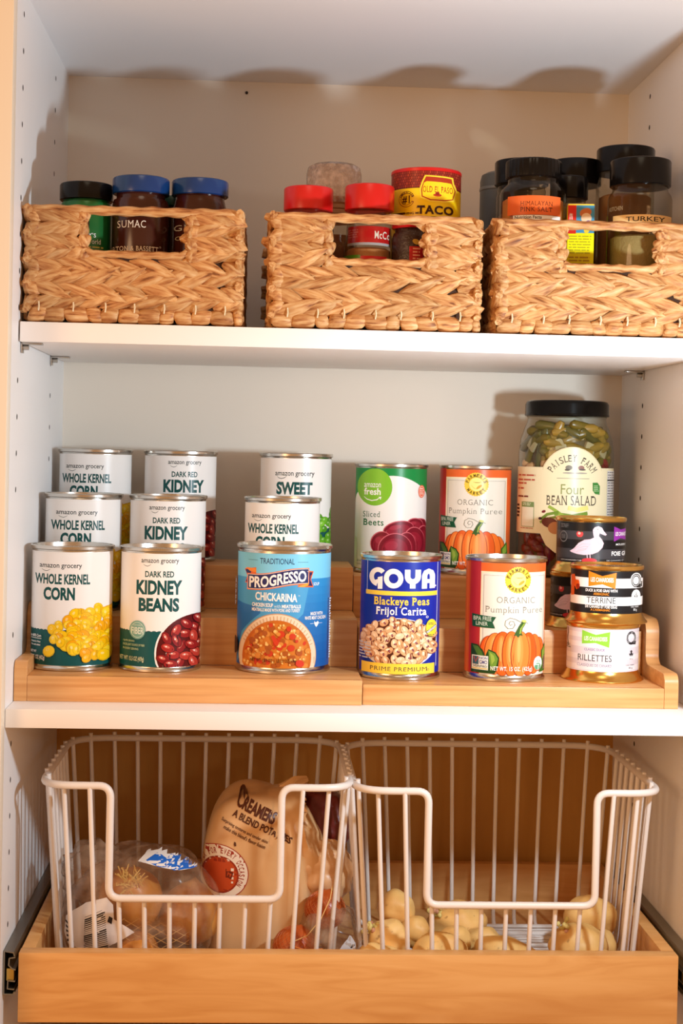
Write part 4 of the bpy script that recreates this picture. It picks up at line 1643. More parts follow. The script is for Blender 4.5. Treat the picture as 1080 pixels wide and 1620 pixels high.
# middle basket
SPICE = mat('ground_spice_brown', (196, 136, 84), 0.8, bump=(900, .5))
SALT = mat('pink_salt_grains', (224, 150, 96), 0.7, bump=(700, .6))
HERB = mat('dried_green_herbs', (178, 158, 104), 0.85, bump=(500, .8))
t = jar('spice_jar', 'red-capped spice jar, leftmost in the middle basket', 'jar', 253.5, 58, 22.6, 128, RED, 22.7, 22, GLASSJ, 19.5, 'red-capped spice jars', 96, fill=(88, SPICE))
t = jar('spice_jar', 'red-capped spice jar with red label showing in the middle basket opening', 'jar', 309, 46, 22.8, 129.5, RED, 22.6, 23.5, GLASSJ, 18.6, 'red-capped spice jars', 74, fill=(72, SPICE))
a = Art(19.6, 505, 112, 595, 54, 6.05)
a.rect(390, 640, 372, 462, (202, 30, 34))
a.rect(390, 640, 462, 476, (190, 190, 206))
a.text('McCormick', 534, 700, 398, 440, WH, 0.015, .04)
a.lines(400, 450, 390, 440, 4, (226, 120, 110), 4)
a.wrap('neck_label', t, label='red neck label with white lettering')
a = Art(22.9, 500, 138, 595, 54, 6.05)
a.rect(340, 456, 532, 640, (86, 140, 34))
a.rect(456, 600, 538, 640, (196, 34, 34))
a.rect(600, 660, 545, 640, (50, 110, 40))
a.rect(540, 590, 556, 600, (238, 238, 244))
a.rect(544, 586, 559, 600, (50, 96, 180))
a.text('m', 548, 582, 566, 592, WH, 0.03)
a.lines(474, 526, 566, 596, 2, (240, 210, 200), 7)
a.lines(384, 436, 552, 590, 3, (160, 196, 110), 7)
a.wrap('front_label', t, label='green and red front label')
t = jar('spice_jar', 'small dark spice jar with red cap low in the middle basket opening', 'jar', 347.5, 40, 17.6, 97, RED, 18, 7, mat('dark_seed_jar', (58, 36, 28), .25, bump=(420, .9)), 15, 'red-capped spice jars', 82)
a = Art(17.8, 742, 110, 595, 54, 6.05)
a.rect(732, 812, 480, 640, (178, 32, 30))
a.lines(752, 800, 488, 560, 4, (226, 150, 120), 17)
a.ell(770, 455, 22, 14, (190, 150, 60), 20)
a.ell(800, 462, 12, 16, (206, 80, 40), 0)
a.wrap('front_label', t, label='red front label')
jar('spice_jar', 'red-capped spice jar mostly hidden behind the yellow tin', 'jar', 357, 136, 20, 147, RED, 21, 20, GLASSJ, 18, 'red-capped spice jars', fill=(96, SPICE))
# yellow tin
t = thing('seasoning_tin', 'yellow seasoning tin with brown roof-tile band and red lid in the middle basket', 'tin', (364, 80, ZB), face_cam(364, 80, 0))
MB().lathe([(0, .5), (31.5, .5), (32.4, 1.2), (32.4, 146)], mat('yellow_tin_paper', (246, 208, 20), .35), 64).obj('body', t, 35)
MB().lathe([(32.4, 145.8), (33, 146.2), (33, 148.6), (32.3, 149.4), (31.3, 149.4), (30.5, 147.8), (0, 147.8)], RED, 64).obj('lid', t, 35)
a = Art(32.6, 850, 200, 72, 149.2, 6.0)
a.band(108, 132, (246, 208, 20))
a.band(a.V(186), a.V(90), (98, 26, 20), None, None)
for i in range(6):
    y = 92 + i * 15
    a.STEP = 0.0005
    for k in range(44):
        x = 560 + k * 13 + (i % 2) * 6
        a.ell(x, y + 7, 6, 8, (146, 48, 34) if (i + k) % 3 else (170, 62, 42), 0, 8)
a.STEP = 0.009
a.d += .02
a.ring(742, 245, 31, 44, (150, 84, 30), 20, 340)
a.ring(742, 245, 34, 41, (246, 208, 20), 30, 330)
a.arc("AMERICA'S", 742, 245, 37, -66, 66, 13, (80, 36, 16), 0.01)
a.text('#1', 718, 762, 226, 272, (80, 36, 16), 0.02, .04)
a.poly([(826, 150), (842, 116), (1000, 120), (1006, 152), (1026, 190), (1010, 250), (960, 262), (870, 262), (818, 240), (812, 192)], (246, 216, 60))
a.poly([(834, 154), (848, 124), (992, 128), (998, 156), (1016, 192), (1002, 242), (956, 254), (874, 254), (826, 234), (822, 194)], (176, 58, 30))
a.poly([(838, 158), (852, 150), (990, 154), (994, 160), (1010, 192), (998, 238), (954, 248), (878, 248), (832, 230), (828, 194)], (248, 214, 40))
a.text('OLD EL PASO', 832, 1000, 176, 210, (180, 36, 26), 0.005, .04)
a.ell(914, 224, 24, 8, (190, 60, 30), 0, 12)
a.ell(914, 216, 12, 9, (150, 40, 24), 0, 12)
a.text('TACO', 798, 1006, 282, 330, (60, 26, 18), 0.035, .06)
a.text('SEASONING MIX', 668, 830, 318, 330, (60, 26, 18), 0.01)
a.rect(662, 735, 318, 326, (60, 26, 18))
a.text('MIX', 800, 980, 342, 384, (60, 26, 18), 0.035, .06)
a.wrap('front_label', t, label='yellow label with brown tile pattern')
# clear grinder
t = thing('pepper_grinder', 'clear plastic capped spice grinder standing behind the red-capped jars', 'grinder', (279, 116, ZB), face_cam(279, 116))
MB().lathe([(0, .5), (22, .5), (23.5, 3), (23.5, 98), (21, 106)], GLASSJ, 48).obj('body', t)
MB().lathe([(0, 3), (20.5, 3), (20.5, 92), (0, 94)], mat('peppercorn_mix', (150, 96, 60), .8, bump=(260, 1.0)), 32).obj('contents', t)
MB().lathe([(21, 106), (22.5, 107), (22.5, 110), (21.5, 111), (22.5, 112), (22.5, 115), (21.5, 116), (22.5, 117), (22.5, 120), (21.5, 121), (22.5, 123), (22.5, 128)], mat('grinder_collar', (176, 132, 96), .35), 48).obj('grinder_collar', t)
MB().lathe([(25.8, 122), (26.2, 124), (26, 152), (24.5, 158), (20, 160.5), (0, 161)], film('frosted_cap_plastic', (250, 236, 226), .9, .12, milky=.4, spots=160, tint=(.86, .74, .68)), 48, rf=lambda an, z: 1 + .012 * math.cos(an * 20)).obj('clear_cap', t)
# right basket
t = jar('spice_jar', 'clear jar of pink salt with ribbed black lid in the right basket', 'jar', 462, 62, 31, 160, BLK, 25.6, 17.5, GLASSJ, 23.5, 'black-lidded jars in the right basket', 128, ribs=36, fill=(124, SALT))
a = Art(31.2, 335, 168, 500, 85, 5.5)
a.rect(212, 470, 288, 384, (226, 104, 48))
a.text('HIMALAYAN', 275, 432, 316, 338, (90, 40, 24), 0.0, .04)
a.text('PINK SALT', 275, 432, 345, 368, (90, 40, 24), 0.004, .04)
a.rect(240, 470, 386, 480, (236, 230, 224))
a.text('Nutrition Facts', 248, 380, 388, 404, (40, 36, 34), 0.02)
a.lines(248, 460, 412, 470, 5, (90, 86, 84), 3)
a.wrap('label_print', t, label='orange and white stuck-on label')
t = jar('spice_jar', 'squarish clear jar lettered turkey with smooth black lid in the right basket', 'jar', 562, 60, 29.8, 163, BLK, 28.2, 25, GLASSJ, 25.5, 'black-lidded jars in the right basket', 126, fill=(92, HERB))
a = Art(30, 882, 160, 640, 64, 5.5)
a.rect(754, 1040, 392, 452, (238, 200, 140))
a.text('TURKEY', 816, 1006, 402, 426, (50, 40, 30), 0.01)
a.rect(754, 900, 440, 462, (240, 236, 230))
a.text('KITCHEN', 736, 800, 345, 366, (206, 200, 180), 0.0)
a.rect(712, 722, 380, 660, (190, 196, 40))
a.rect(720, 724, 452, 640, (120, 130, 40))
a.wrap('label_print', t, label='tan tape label lettered in dark print')
jar('spice_jar', 'tallest black-lidded jar at the back of the right basket', 'jar', 562, 122, 28, 186, BLK, 28.0, 25, GLASSJ, 25, 'black-lidded jars in the right basket', fill=(140, SPICE))
jar('spice_jar', 'black-lidded jar just behind the pink salt jar on its left side', 'jar', 461, 124, 24.5, 171, BLK, 26, 24, GLASSJ, 23, 'black-lidded jars in the right basket', fill=(120, mat('pale_grains', (190, 160, 128), .8)))
jar('spice_jar', 'black-lidded jar between the pink salt jar and the tallest jar', 'jar', 519, 150, 24, 178, BLK, 25, 25, GLASSJ, 23, 'black-lidded jars in the right basket', fill=(120, SPICE))
jar('spice_jar', 'short black-lidded jar beside the pink salt jar, behind the yellow box', 'jar', 503, 100, 17.5, 153, BLK, 18, 22, GLASSJ, 16, 'black-lidded jars in the right basket', fill=(112, SPICE))
t = thing('spice_tin', 'plain grey metal tin at the back left corner of the right basket', 'tin', (454, 176, ZB), 0)
MB().lathe([(0, .5), (25, .5), (26, 1.5), (26, 160), (24.5, 166), (20, 168.5), (0, 169)], mat('grey_painted_tin', (96, 100, 100), .42, .3), 48).obj('body', t)
MB().lathe([(26, 150), (26.6, 150.6), (26.6, 153), (26, 153.6)], mat('grey_tin_seam', (130, 134, 134), .35, .5), 48).obj('seam_ring', t)
t = thing('spice_box', 'small red, blue and yellow cardboard box behind the right basket opening', 'box', (503.5, 46, ZB), math.radians(-6))
YB = (240, 226, 20)
cardb = mat('yellow_cardboard', YB, .45)
MB().box(-12, 12, -9, 9, 0, 117.5, cardb, .5).obj('carton', t)
a = Art(1, 570, 1, 640, 61, 5.46, flat=True)
a.rect(504, 636, 336, 640, YB)
a.rect(504, 546, 336, 478, (206, 44, 34))
a.rect(546, 636, 336, 474, (70, 140, 178))
a.text('SAZON', 512, 528, 376, 440, WH, 0.01)
a.ell(592, 372, 30, 22, (190, 110, 60), -20)
a.ell(596, 400, 26, 26, (226, 196, 160), 0)
a.ell(604, 440, 20, 30, (90, 60, 130), 10)
a.ell(600, 456, 14, 20, (236, 200, 60), 20)
a.lines(512, 628, 488, 585, 7, (170, 160, 30), 8, .35)
a.lines(512, 628, 592, 640, 3, (190, 150, 30), 9, .5)
a.plane('front_print', t, lambda u, v, d: (u, -9.0 - d, v))
MB().box(-11.8, 11.8, -8.8, 8.8, 117.5, 118, mat('orange_card', (236, 190, 90), .5)).obj('top_flap', t, 0)
# ------------------------------------------------------------------ white wire baskets in the drawer
WIRE = mat('white_coated_wire', (240, 230, 222), 0.34, 0, 0.45)
DRZ = -596.0                    # top of the drawer bottom


def fillet(pts, r, n=5, closed=False):
    P = [Vector(p) for p in pts]
    out = []
    m = len(P)
    for i, p in enumerate(P):
        if not closed and i in (0, m - 1):
            out.append(p)
            continue
        a, c = P[i - 1], P[(i + 1) % m]
        rr = r[i] if isinstance(r, (list, tuple)) else r
        if rr <= 0:
            out.append(p)
            continue
        da, dc = (a - p), (c - p)
        k = min(rr, da.length * .49, dc.length * .49)
        s0, s1 = p + da.normalized() * k, p + dc.normalized() * k
        for j in range(n + 1):
            u = j / n
            out.append(s0 * (1 - u) ** 2 + p * 2 * u * (1 - u) + s1 * u * u)
    return out


def wire_basket(label, x0, x1, y0, y1, ztop, c0, c1, cz, taper):
    """x0..x1 at the rim; c0..c1, cz the dip in the front rim"""
    cx, cy = (x0 + x1) / 2, (y0 + y1) / 2
    t = thing('wire_basket', label, 'basket', (cx, cy, DRZ), 0, 'white wire baskets in the drawer')
    hx, hy, h = (x1 - x0) / 2, (y1 - y0) / 2, ztop - DRZ
    c0, c1, cz = c0 - cx, c1 - cx, cz - DRZ
    rp, rw = 3.4, 2.15
    rad = 46
    zt = h - rp
    front = [(-hx, -hy, zt), (c0, -hy, zt), (c0, -hy, cz), (c1, -hy, cz), (c1, -hy, zt), (hx, -hy, zt), (hx, hy, zt), (-hx, hy, zt)]
    path = fillet(front, [rad, 11, 11, 11, 11, rad, rad, rad], 7, True)
    MB().tube(path, rp, WIRE, 10, True).obj('rim', t, 60)
    k = taper
    zb = 3.2

    def yedge(x, s):
        """rim y at x following the rounded corners"""
        e = abs(x) - (hx - rad)
        if e <= 0:
            return s * hy
        u = min(1, e / rad)
        return s * (hy - rad * (1 - math.sqrt(max(0, 1 - u * u))) * .92)

    n = 11
    pitch = 23.6
    x = -pitch * (n - 1) / 2
    xs = [(-pitch * (n - 1) / 2 + pitch * i) for i in range(n)]
    for x in xs:
        if abs(x) > hx - 2:
            continue
        yf, yb = yedge(x, -1), yedge(x, 1)
        xb = x * (1 - k / hx)
        ztf = (cz - 1) if c0 - 4 < x < c1 + 4 else zt + (-1 if True else 0)
        f = (zt - ztf) / zt
        xt = x + (xb - x) * f
        o = 1.5
        pth = fillet([(xt, yf + o * 0 - 1.2 + k * f, ztf + 1), (xb, yf + k, zb), (xb, yb - k, zb), (x, yb + 1.2, zt + 6)], [0, 16, 16, 0], 6)
        MB().tube(pth, rw, WIRE, 8).obj('long_wire', t, 60)
    # side hoops
    m = 9
    for i in range(m):
        y = -hy + 26 + (2 * hy - 52) * i / (m - 1)
        e = max(0, abs(y) - (hy - rad)) / rad
        xx = hx - rad * (1 - math.sqrt(max(0, 1 - e * e)))
        yy = y * (1 - k / hy)
        pth = fillet([(-xx - 1.2, y, zt + 5), (-xx + k, yy, zb + 4.2), (xx - k, yy, zb + 4.2), (xx + 1.2, y, zt + 5)], [0, 16, 16, 0], 6)
        MB().tube(pth, rw, WIRE, 8).obj('cross_wire', t, 60)
    for i in range(24):
        y = -hy + 24 + (2 * hy - 48) * (i + .5) / 24
        MB().tube([(-hx + k + 20, y, zb + 3.4), (hx - k - 20, y, zb + 3.4)], 1.3, WIRE, 6).obj('floor_wire', t, 60)
    # lower hoop that ties the wires together
    return t


wire_basket('white wire basket on the left side of the drawer, full of bagged onions and potatoes', 26.5, 301.5, 3, 236, -402.5, 88, 239.5, -506, 12)
wire_basket('white wire basket on the right side of the drawer, holding loose potatoes', 305.5, 582, 3, 236, -404.5, 371, 523, -510, 12)

# ------------------------------------------------------------------ loose potatoes
POT = ramp_mat('yellow_potato_skin', [(0.3, (216, 158, 84)), (0.5, (238, 192, 116)), (0.75, (246, 208, 138))], 26.0, (1, 1, 1), 0.5, 5, 0.25,
               extra=(120.0, (1, 1, 1), (150, 100, 44), 0.68, 0.8), rnd=0.08)
SPROUT = mat('pale_sprout', (222, 206, 130), 0.6)
SPRTIP = mat('pink_sprout_tip', (206, 150, 120), 0.6)
FL = DRZ + 9.2


def potato(label, c, r, seed, rot=(0, 0, 0), sprout=None):
    t = thing('potato', label, 'potato', (c[0], c[1], c[2]), 0, 'loose yellow potatoes')
    R = Matrix.Rotation(rot[2], 3, 'Z') @ Matrix.Rotation(rot[1], 3, 'Y') @ Matrix.Rotation(rot[0], 3, 'X')
    b = MB()
    r = tuple(v * 1.06 for v in r)
    b.ell((0, 0, 0), r, POT, R, 28, 18, .16, seed, 1.5)
    rnd = random.Random(seed * 7 + 1)
    # eyes: small dents
    eyes = [Vector((rnd.uniform(-1, 1), -rnd.random() - .2, rnd.uniform(-.8, .9))).normalized() for _ in range(4)]
    vv = []
    for p in b.v:
        d = Vector(p).normalized()
        q = Vector(p)
        for e in eyes:
            g = d.dot(e)
            if g > .95:
                q *= 1 - .10 * (g - .95) / .05
        vv.append(tuple(q))
    b.v = vv
    b.obj('skin', t, 70)
    if sprout:
        b = MB()
        base = Vector(sprout[0])
        for i in range(sprout[1]):
            d = Vector((rnd.uniform(-1, 1), rnd.uniform(-1, .2), rnd.uniform(-.2, 1.2))).normalized()
            L = rnd.uniform(4, 9)
            b.tube([base, base + d * L * .5 + Vector((0, 0, 1)), base + d * L + Vector((0, 0, 2))], 1.3, SPROUT, 6)
            b.ell(tuple(base + d * L + Vector((0, 0, 2.4))), (2.3, 2.3, 2.6), SPRTIP if i % 4 == 0 else SPROUT, None, 7, 5)
        b.obj('sprout', t, 70)
    return t


PT = [
    ('round yellow potato on top of the heap in the left corner of the right basket', (352, 94, -540), (17, 16, 16), (0, 0, 0), None),
    ('yellow potato with long sprouts below the topmost one, left corner of right basket', (343, 62, -561), (20, 17, 19), (0, .3, 0), ((-18, -4, 9), 12)),
    ('yellow potato at the very front left of the right basket', (333, 36, -570), (20, 16, 13), (0, .2, 0), None),
    ('small yellow potato right of the topmost one, tucked behind the upright rim wire', (369.5, 78, -557), (13.5, 13, 15), (0, 0, 0), None),
    ('brownish potato lying low at the front, second from the left rim', (352, 24, -577), (15, 13, 9), (0, 0, 0), None),
    ('large oblong potato with split skin at front left of the dipped rim', (386, 35, -566), (27, 18, 19), (0, -.35, 0), None),
    ('yellow potato behind the large oblong one, under the dipped rim', (404, 66, -566), (15, 15, 18), (0, .5, 0), None),
    ('pale broad potato with green sprouts at the back under the dipped rim', (414, 116, -561), (27, 20, 20), (0, 0, 0), ((-23, -8, 10), 10)),
    ('round yellow potato in the middle of the right basket, behind the sprouting one', (434, 84, -570), (19, 17, 15), (0, 0, 0), None),
    ('long tapered potato pointing down right in the middle of the right basket', (454, 50, -570), (31, 17, 15), (0, .35, 0), ((-16, -13, -2), 8)),
    ('small low potato with a sprout tuft in front of the middle', (417, 26, -578), (13, 12, 8), (0, 0, 0), ((8, -6, 8), 8)),
    ('low potato at the front, just left of the bare wire floor', (443, 22, -579), (14, 12, 7.5), (0, 0, 0), None),
    ('round yellow potato at front right of the right basket', (520, 56, -563), (25, 20, 20), (0, 0, 0), ((-17, -2, 17), 8)),
    ('darker golden potato at the back right of the right basket', (542, 106, -553), (23, 20, 23), (0, 0, 0), None),
    ('yellow potato wedged between the two big ones at the right rim', (545, 74, -570), (15, 15, 16), (0, .4, 0), None),
    ('small yellow potato at the front right corner of the right basket', (536, 34, -573), (17, 14, 12), (0, 0, 0), None),
]
for i, (lab, c, r, rot, sp) in enumerate(PT):
    potato(lab, c, r, i + 1, rot, sp)

# ------------------------------------------------------------------ bags in the left wire basket
ONION = ramp_mat('yellow_onion_skin', [(0.3, (176, 100, 36)), (0.5, (214, 142, 62)), (0.75, (232, 176, 98))], 8.0, (6, 6, 1.2), 0.35, 5, 0.15, rnd=0.08)
BRONION = ramp_mat('brown_onion_skin', [(0.3, (150, 62, 22)), (0.5, (190, 88, 34)), (0.75, (214, 116, 52))], 8.0, (6, 6, 1.2), 0.32, 5, 0.15, rnd=0.08)
ROOT = mat('dry_onion_roots', (232, 196, 112), .8)
NET = mat('plastic_netting', (232, 190, 120), .4)


def onion(label, c, r, m, axis=(0, 0, 1), root=True, group='onions in bags'):
    t = thing('onion', label, 'onion', c, 0, group)
    q = Vector((0, 0, 1)).rotation_difference(Vector(axis).normalized()).to_matrix()
    prof = []
    n = 16
    for i in range(n + 1):
        th = PI * i / n
        k = 1 + .10 * max(0, math.cos(th)) ** 6 - .04 * max(0, -math.cos(th)) ** 4
        prof.append((max(0, r * math.sin(th)), r * .94 * math.cos(th) * k))
    prof[0] = (0, prof[0][1] + r * .12)
    MB().lathe(list(reversed(prof)), m, 32, T=q.to_4x4(), rf=lambda an, z: 1 + .012 * math.cos(9 * an) + .008 * math.cos(17 * an + 1)).obj('bulb', t, 70)
    if root:
        b = MB()
        rnd = random.Random(int(r * 10))
        for i in range(70):
            an = rnd.random() * 6.28
            o = Vector((math.cos(an) * rnd.random() * 9, math.sin(an) * rnd.random() * 9, r * .95))
            d = Vector((rnd.uniform(-1, 1), rnd.uniform(-1, 1), rnd.uniform(.1, .9)))
            p = [q @ o, q @ (o + d * 6), q @ (o + d * 11 + Vector((rnd.uniform(-4, 4), rnd.uniform(-4, 4), 0)))]
            b.tube(p, .7, ROOT, 4)
        b.obj('roots', t, 70)
    return t


onion('large yellow onion with dry roots at the left of the clear bag', (102, 72, -526), 30, ONION, (.05, -.72, .75), group='yellow onions in the clear bag')
onion('yellow onion at the right of the clear bag, beside the potato bag', (157, 92, -546), 30, ONION, (.1, .3, .9), False, group='yellow onions in the clear bag')
onion('yellow onion lying under the other two in the clear bag', (112, 38, -566), 20, ONION, (.5, -.2, .6), False, group='yellow onions in the clear bag')


def boxy(c, p):
    def f(q, d):
        n = (abs(d.x) ** p + abs(d.y) ** p + abs(d.z) ** p) ** (1 / p)
        return Vector(c) + (q - Vector(c)) * (1 / n) * .96
    return f


def bag_blob(c, r, seed, wr=.05, nf=3.0, floor=None, us=72, vs_=54, shape=None, fine=.015):
    vs, fs = [], []
    for j in range(vs_ + 1):
        th = PI * j / vs_
        for i in range(us):
            ph = 2 * PI * i / us
            d = Vector((math.sin(th) * math.cos(ph), math.sin(th) * math.sin(ph), math.cos(th)))
            s = Vector((seed * 3.1, seed, 0))
            k = 1 + wr * noise.noise(d * nf + s) * 2 - fine * 5 * abs(noise.noise(Vector((d.x * 9, d.y * 9, d.z * 4)) + s))
            p = Vector((c[0] + d.x * r[0] * k, c[1] + d.y * r[1] * k, c[2] + d.z * r[2] * k))
            if shape:
                p = shape(p, d)
            if floor is not None and p.z < floor:
                p.z = floor + (p.z - floor) * .04
            vs.append(tuple(p))
    for j in range(vs_):
        for i in range(us):
            k = (i + 1) % us
            fs.append((j * us + i, (j + 1) * us + i, (j + 1) * us + k, j * us + k))
    return vs, fs


class Skin:
    """finds the front of a blob so that flat print can be laid on it"""

    def __init__(s, vs, fs, x0, z0, k):
        s.b = BVHTree.FromPolygons([Vector(v) for v in vs], fs)
        s.x0, s.z0, s.k = x0, z0, k

    def fn(s, u, v, d):
        p = Vector((u, -300, v))
        h = s.b.ray_cast(p, Vector((0, 1, 0)))
        if h[0] is None:
            return None
        return tuple(h[0] + h[1] * (-1 if h[1].y > 0 else 1) * (.5 + d * .8))


# clear onion bag
FILM = film('clear_bag_film', (244, 240, 236), .97, .16, milky=.24, ior=1.12, spots=40)
t = thing('onion_bag', 'clear plastic bag of yellow onions with blue print and barcode label', 'bag', (108, 85, FL + .5))
Z0 = FL + .5


def sh1(p, d):
    p = p.copy()
    p.x += .22 * (p.z - 40) * -1 * (1 if p.x < -10 else 0) * -1 * .9
    return p


vs, fs = bag_blob((4, 0, 48), (72, 60, 61), 2, .05, 2.0, 0.0, shape=boxy((4, 0, 48), 2.6), fine=.006)
vs = [(x + (0.32 * (z - 60) if x < -20 and z > 0 else 0) * (min(1, (-x - 20) / 40) if x < -20 else 0), y, z) for x, y, z in vs]
MB().add(vs, fs, FILM).obj('film', t, 75)
sk = Skin(vs, fs, 0, 0, 1)
# artwork units: photo crop, 2.17 units per mm after the bag's distance
kx = 2.235 * 2.9


def bag_art(xc, zc_y, k):
    return Art(1, xc, 1, zc_y, 0, k, flat=True)


BB = (34, 104, 200)
a = bag_art(497, 770, 6.9)
a.v0 = 17
a.poly([(510, 190), (560, 150), (620, 128), (700, 130), (780, 165), (860, 200), (905, 236), (900, 250), (760, 240), (640, 215), (560, 195)], (234, 230, 226))
a.poly([(560, 182), (600, 160), (625, 150), (655, 158), (690, 176), (712, 160), (740, 172), (790, 182), (860, 212), (912, 246), (860, 248), (800, 240), (740, 240), (700, 222), (640, 216), (600, 200)], BB)
a.text('NET WT 3 LB', 800, 890, 200, 228, (190, 210, 240), 0.01, rot=20)
a.plane('printed_header', t, sk.fn, cell=2.5, label='blue and white printed header')
a = bag_art(497, 770, 6.9)
a.v0 = 24
a.poly([(120, 540), (200, 478), (330, 430), (372, 470), (380, 560), (510, 640), (370, 720), (340, 745), (180, 770), (95, 765), (56, 690), (62, 600)], (232, 222, 216))
for i in range(19):
    y = 498 + i * 13.2
    w = (3 + (i * 7) % 8)
    a.poly([(196 - i * .5, y + 62), (322 + i * 1.4, y), (322 + i * 1.4, y + w), (196 - i * .5, y + 62 + w)], (44, 38, 40))
a.poly([(350, 540), (372, 552), (366, 590), (340, 574)], (44, 38, 40))
for i in range(5):
    a.poly([(60 + i * 5, 620 + i * 26), (112, 640 + i * 20), (116, 648 + i * 20), (62 + i * 5, 632 + i * 26)], (60, 54, 56))
a.plane('printed_label', t, sk.fn, cell=4, label='white label with barcode')
# loose neck of the bag, gathered at the left
v2, f2 = bag_blob((-40, 12, 78), (34, 30, 30), 5, .12, 3.0, None, 40, 30)
MB().add(v2, f2, FILM).obj('gathered_neck', t, 75)
# netting round the lower half
b = MB()
for i in range(26):
    for s in (-1, 1):
        pl = []
        for j in range(46):
            u = -62 + j * 3.2
            x = u
            z = -10 + (i * 7.5 - 60) + s * (u + 70) * .55
            if -18 < x < 52 and 3 < z < 56 - .2 * abs(x):
                h = sk.fn(x, z, 0)
                if h and h[1] < 10:
                    pl.append((h[0], h[1] + 1.6, h[2]))
            elif len(pl) > 1:
                break
        if len(pl) > 2:
            b.tube(pl, .32, NET, 4)
o = b.obj('netting', t, 70)
o['kind'] = 'stuff'

# beige potato bag
PAPER = ramp_mat('beige_plastic_bag', [(0.3, (206, 156, 104)), (0.5, (226, 180, 126)), (0.8, (238, 200, 150))], 9.0, (1, 1, 1), 0.3, 4, 0.1, rnd=0.0, spec=.5)
t = thing('potato_bag', 'tan plastic potato bag with dark brown and red lettering, slumped in wire basket', 'bag', (226, 135, FL + .5))
vs, fs = bag_blob((0, 0, 70), (64, 58, 87), 9, .04, 1.8, 0.0, 96, 72, shape=boxy((0, 0, 70), 4.0), fine=.0)


def fold(x, y, z):
    # gathered folds running up to the tie at the upper right
    f = 0.0
    if z > 15:
        dx, dz = x - 22, 158 - z
        an = math.atan2(dx, dz)
        far = math.hypot(dx, dz)
        g = max(0, min(1, (x + 6) / 30)) * max(0, min(1, (far - 4) / 40))
        f = 3.6 * g * math.sin(an * 19) + 1.5 * g * math.sin(an * 43 + 1)
    cut = 1 - .35 * max(0, (z - 95) / 60) * (1 if x > 40 else 0)
    return (x * cut - (.18 * (z - 70) if z > 70 and x < 0 else 0) * -1 * .5, y + f * (-1 if y < 0 else 1), z)


vs = [fold(*p) for p in vs]
MB().add(vs, fs, PAPER).obj('bag_body', t, 75)
sk = Skin(vs, fs, 0, 0, 1)
X0 = 418
a = bag_art(X0, 1170, 7.4)
a.v0 = 15
BR = (84, 40, 22)
T = 24
a.text('CREAMERS', 214, 500, 196, 280, BR, .04, rot=T)
a.text('A BLEND POTATOES', 176, 620, 326, 376, BR, .03, rot=T)
a.text('Surprising textures and tender skins', 100, 452, 368, 398, BR, .01, rot=T)
a.text("make this blend's flavor fusion", 118, 434, 408, 436, BR, .01, rot=T)
a.poly([(206, 452), (216, 458), (220, 480), (208, 486), (202, 470)], BR)
a.plane('printed_lettering', t, sk.fn, cell=4, label='dark brown lettering')
a = bag_art(X0, 1170, 7.4)
a.v0 = 15
a.ell(118, 664, 196, 180, (170, 60, 40), 35, 44)
a.ell(118, 664, 190, 174, (236, 220, 200), 35, 44)
a.ell(112, 686, 130, 128, (150, 48, 24), 35, 40)
a.ell(112, 686, 118, 116, (190, 74, 34), 35, 40)
a.poly([(150, 640), (205, 665), (190, 712), (150, 700)], (110, 36, 18))
a.poly([(165, 662), (192, 676), (182, 698), (160, 690)], (190, 74, 34))
a.arc('PICK FOR EVERY OCCASION', 112, 670, 150, -78, 122, 40, (160, 56, 40), .02, w=17)
a.plane('printed_badge', t, sk.fn, cell=4, label='red and white round badge')
# tie and gathered top
b = MB()
b.tube([(16, 0, 140), (22, -4, 150), (30, -2, 158), (40, 4, 160)], 9, PAPER, 14, rf=lambda L, a: (13 - L * .28) * (1 + .16 * math.cos(7 * a)))
b.obj('gathered_top', t, 60)

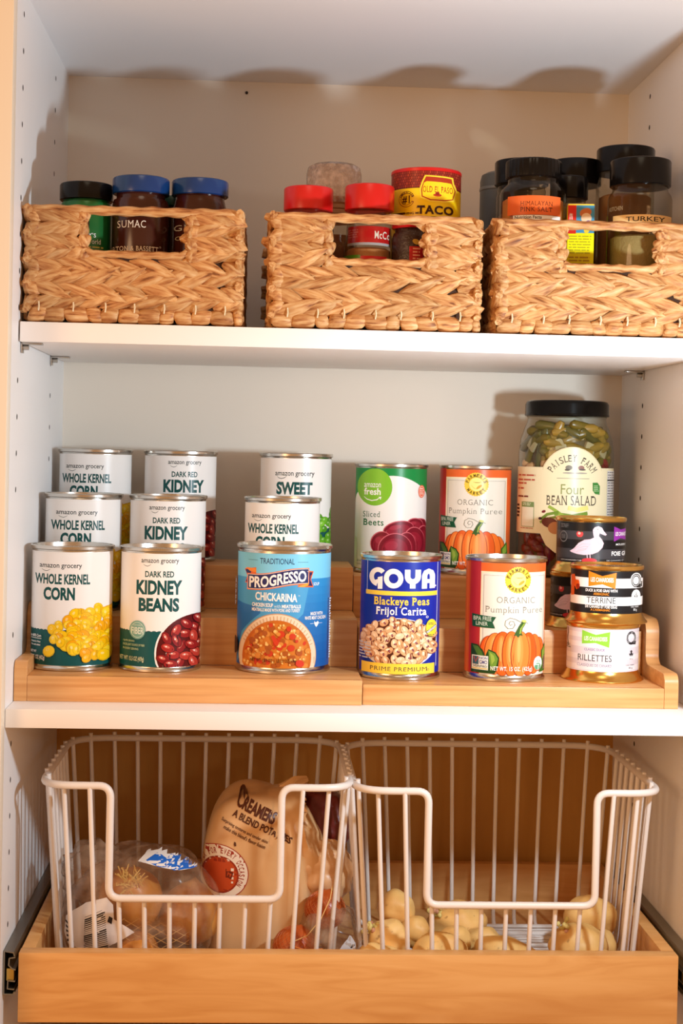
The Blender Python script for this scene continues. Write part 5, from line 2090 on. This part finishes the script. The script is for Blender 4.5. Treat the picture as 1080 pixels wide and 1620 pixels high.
# netted brown onions at the right end of the left basket
t = thing('onion_net_bag', 'brown onion net bag with maroon top, crammed beside the potato bag', 'bag', (274, 70, FL + .5))
v3, f3 = bag_blob((6, 66, 118), (30, 26, 36), 12, .08, 2.6, None, 48, 32)
MB().add(v3, f3, mat('maroon_bag_print', (96, 24, 18), .35)).obj('maroon_top', t, 75)
v4, f4 = bag_blob((8, 34, 78), (30, 26, 32), 14, .07, 3.0, None, 48, 32)
MB().add(v4, f4, mat('cream_bag_paper', (222, 178, 132), .35)).obj('cream_band', t, 75)
v5, f5 = bag_blob((14, -6, 30), (29, 40, 34), 16, .07, 3.0, 0, 40, 28)
MB().add(v5, f5, FILM).obj('film', t, 75)
sk5 = Skin(v5, f5, 0, 0, 1)
a = Art(1, 0, 1, 0, 0, 1, flat=True)
a.poly([(14, -20), (30, -40), (36, -30), (36, -2), (12, -2)], (206, 206, 210))
for i in range(5):
    a.poly([(14, -18 + i * 4), (35, -32 + i * 7), (35, -29 + i * 7), (14, -16 + i * 4)], (40, 38, 44))
a.plane('barcode_print', t, sk5.fn, cell=4)
b = MB()
b.tube([(-24, -38, 32), (-8, -40, 40), (4, -42, 56), (12, -40, 74), (14, -34, 84)], .5, NET, 5)
b.tube([(-24, -38, 30), (-10, -44, 28), (6, -44, 29)], .7, mat('orange_thread', (216, 120, 50), .4), 5)
b.obj('loose_thread', t, 70)


NETO = mat('orange_netting', (206, 120, 62), .4)


def netted(label, c, r):
    o = onion(label, c, r, BRONION, (.2, -.2, 1), False, 'brown onions in netting')
    b = MB()
    for k in range(22):
        for s in (-1, 1):
            P = []
            for j in range(19):
                z = -1 + 2 * (j + .5) / 19
                an = 2 * PI * k / 22 + s * z * 1.1
                q = math.sqrt(1 - z * z)
                P.append((q * math.cos(an) * r * 1.015, q * math.sin(an) * r * 1.015, z * r * .97))
            b.tube(P, .2, NETO, 4, caps=False)
    b.obj('netting', o, 70)
    return o


netted('brown netted onion low at the front right of the left wire basket', (256, 52, FL + 22), 21)
netted('brown netted onion sitting behind and above the lowest netted one', (283, 64, FL + 54), 19)
netted('brown netted onion at the back, under the cream paper band', (283, 104, FL + 60), 19)
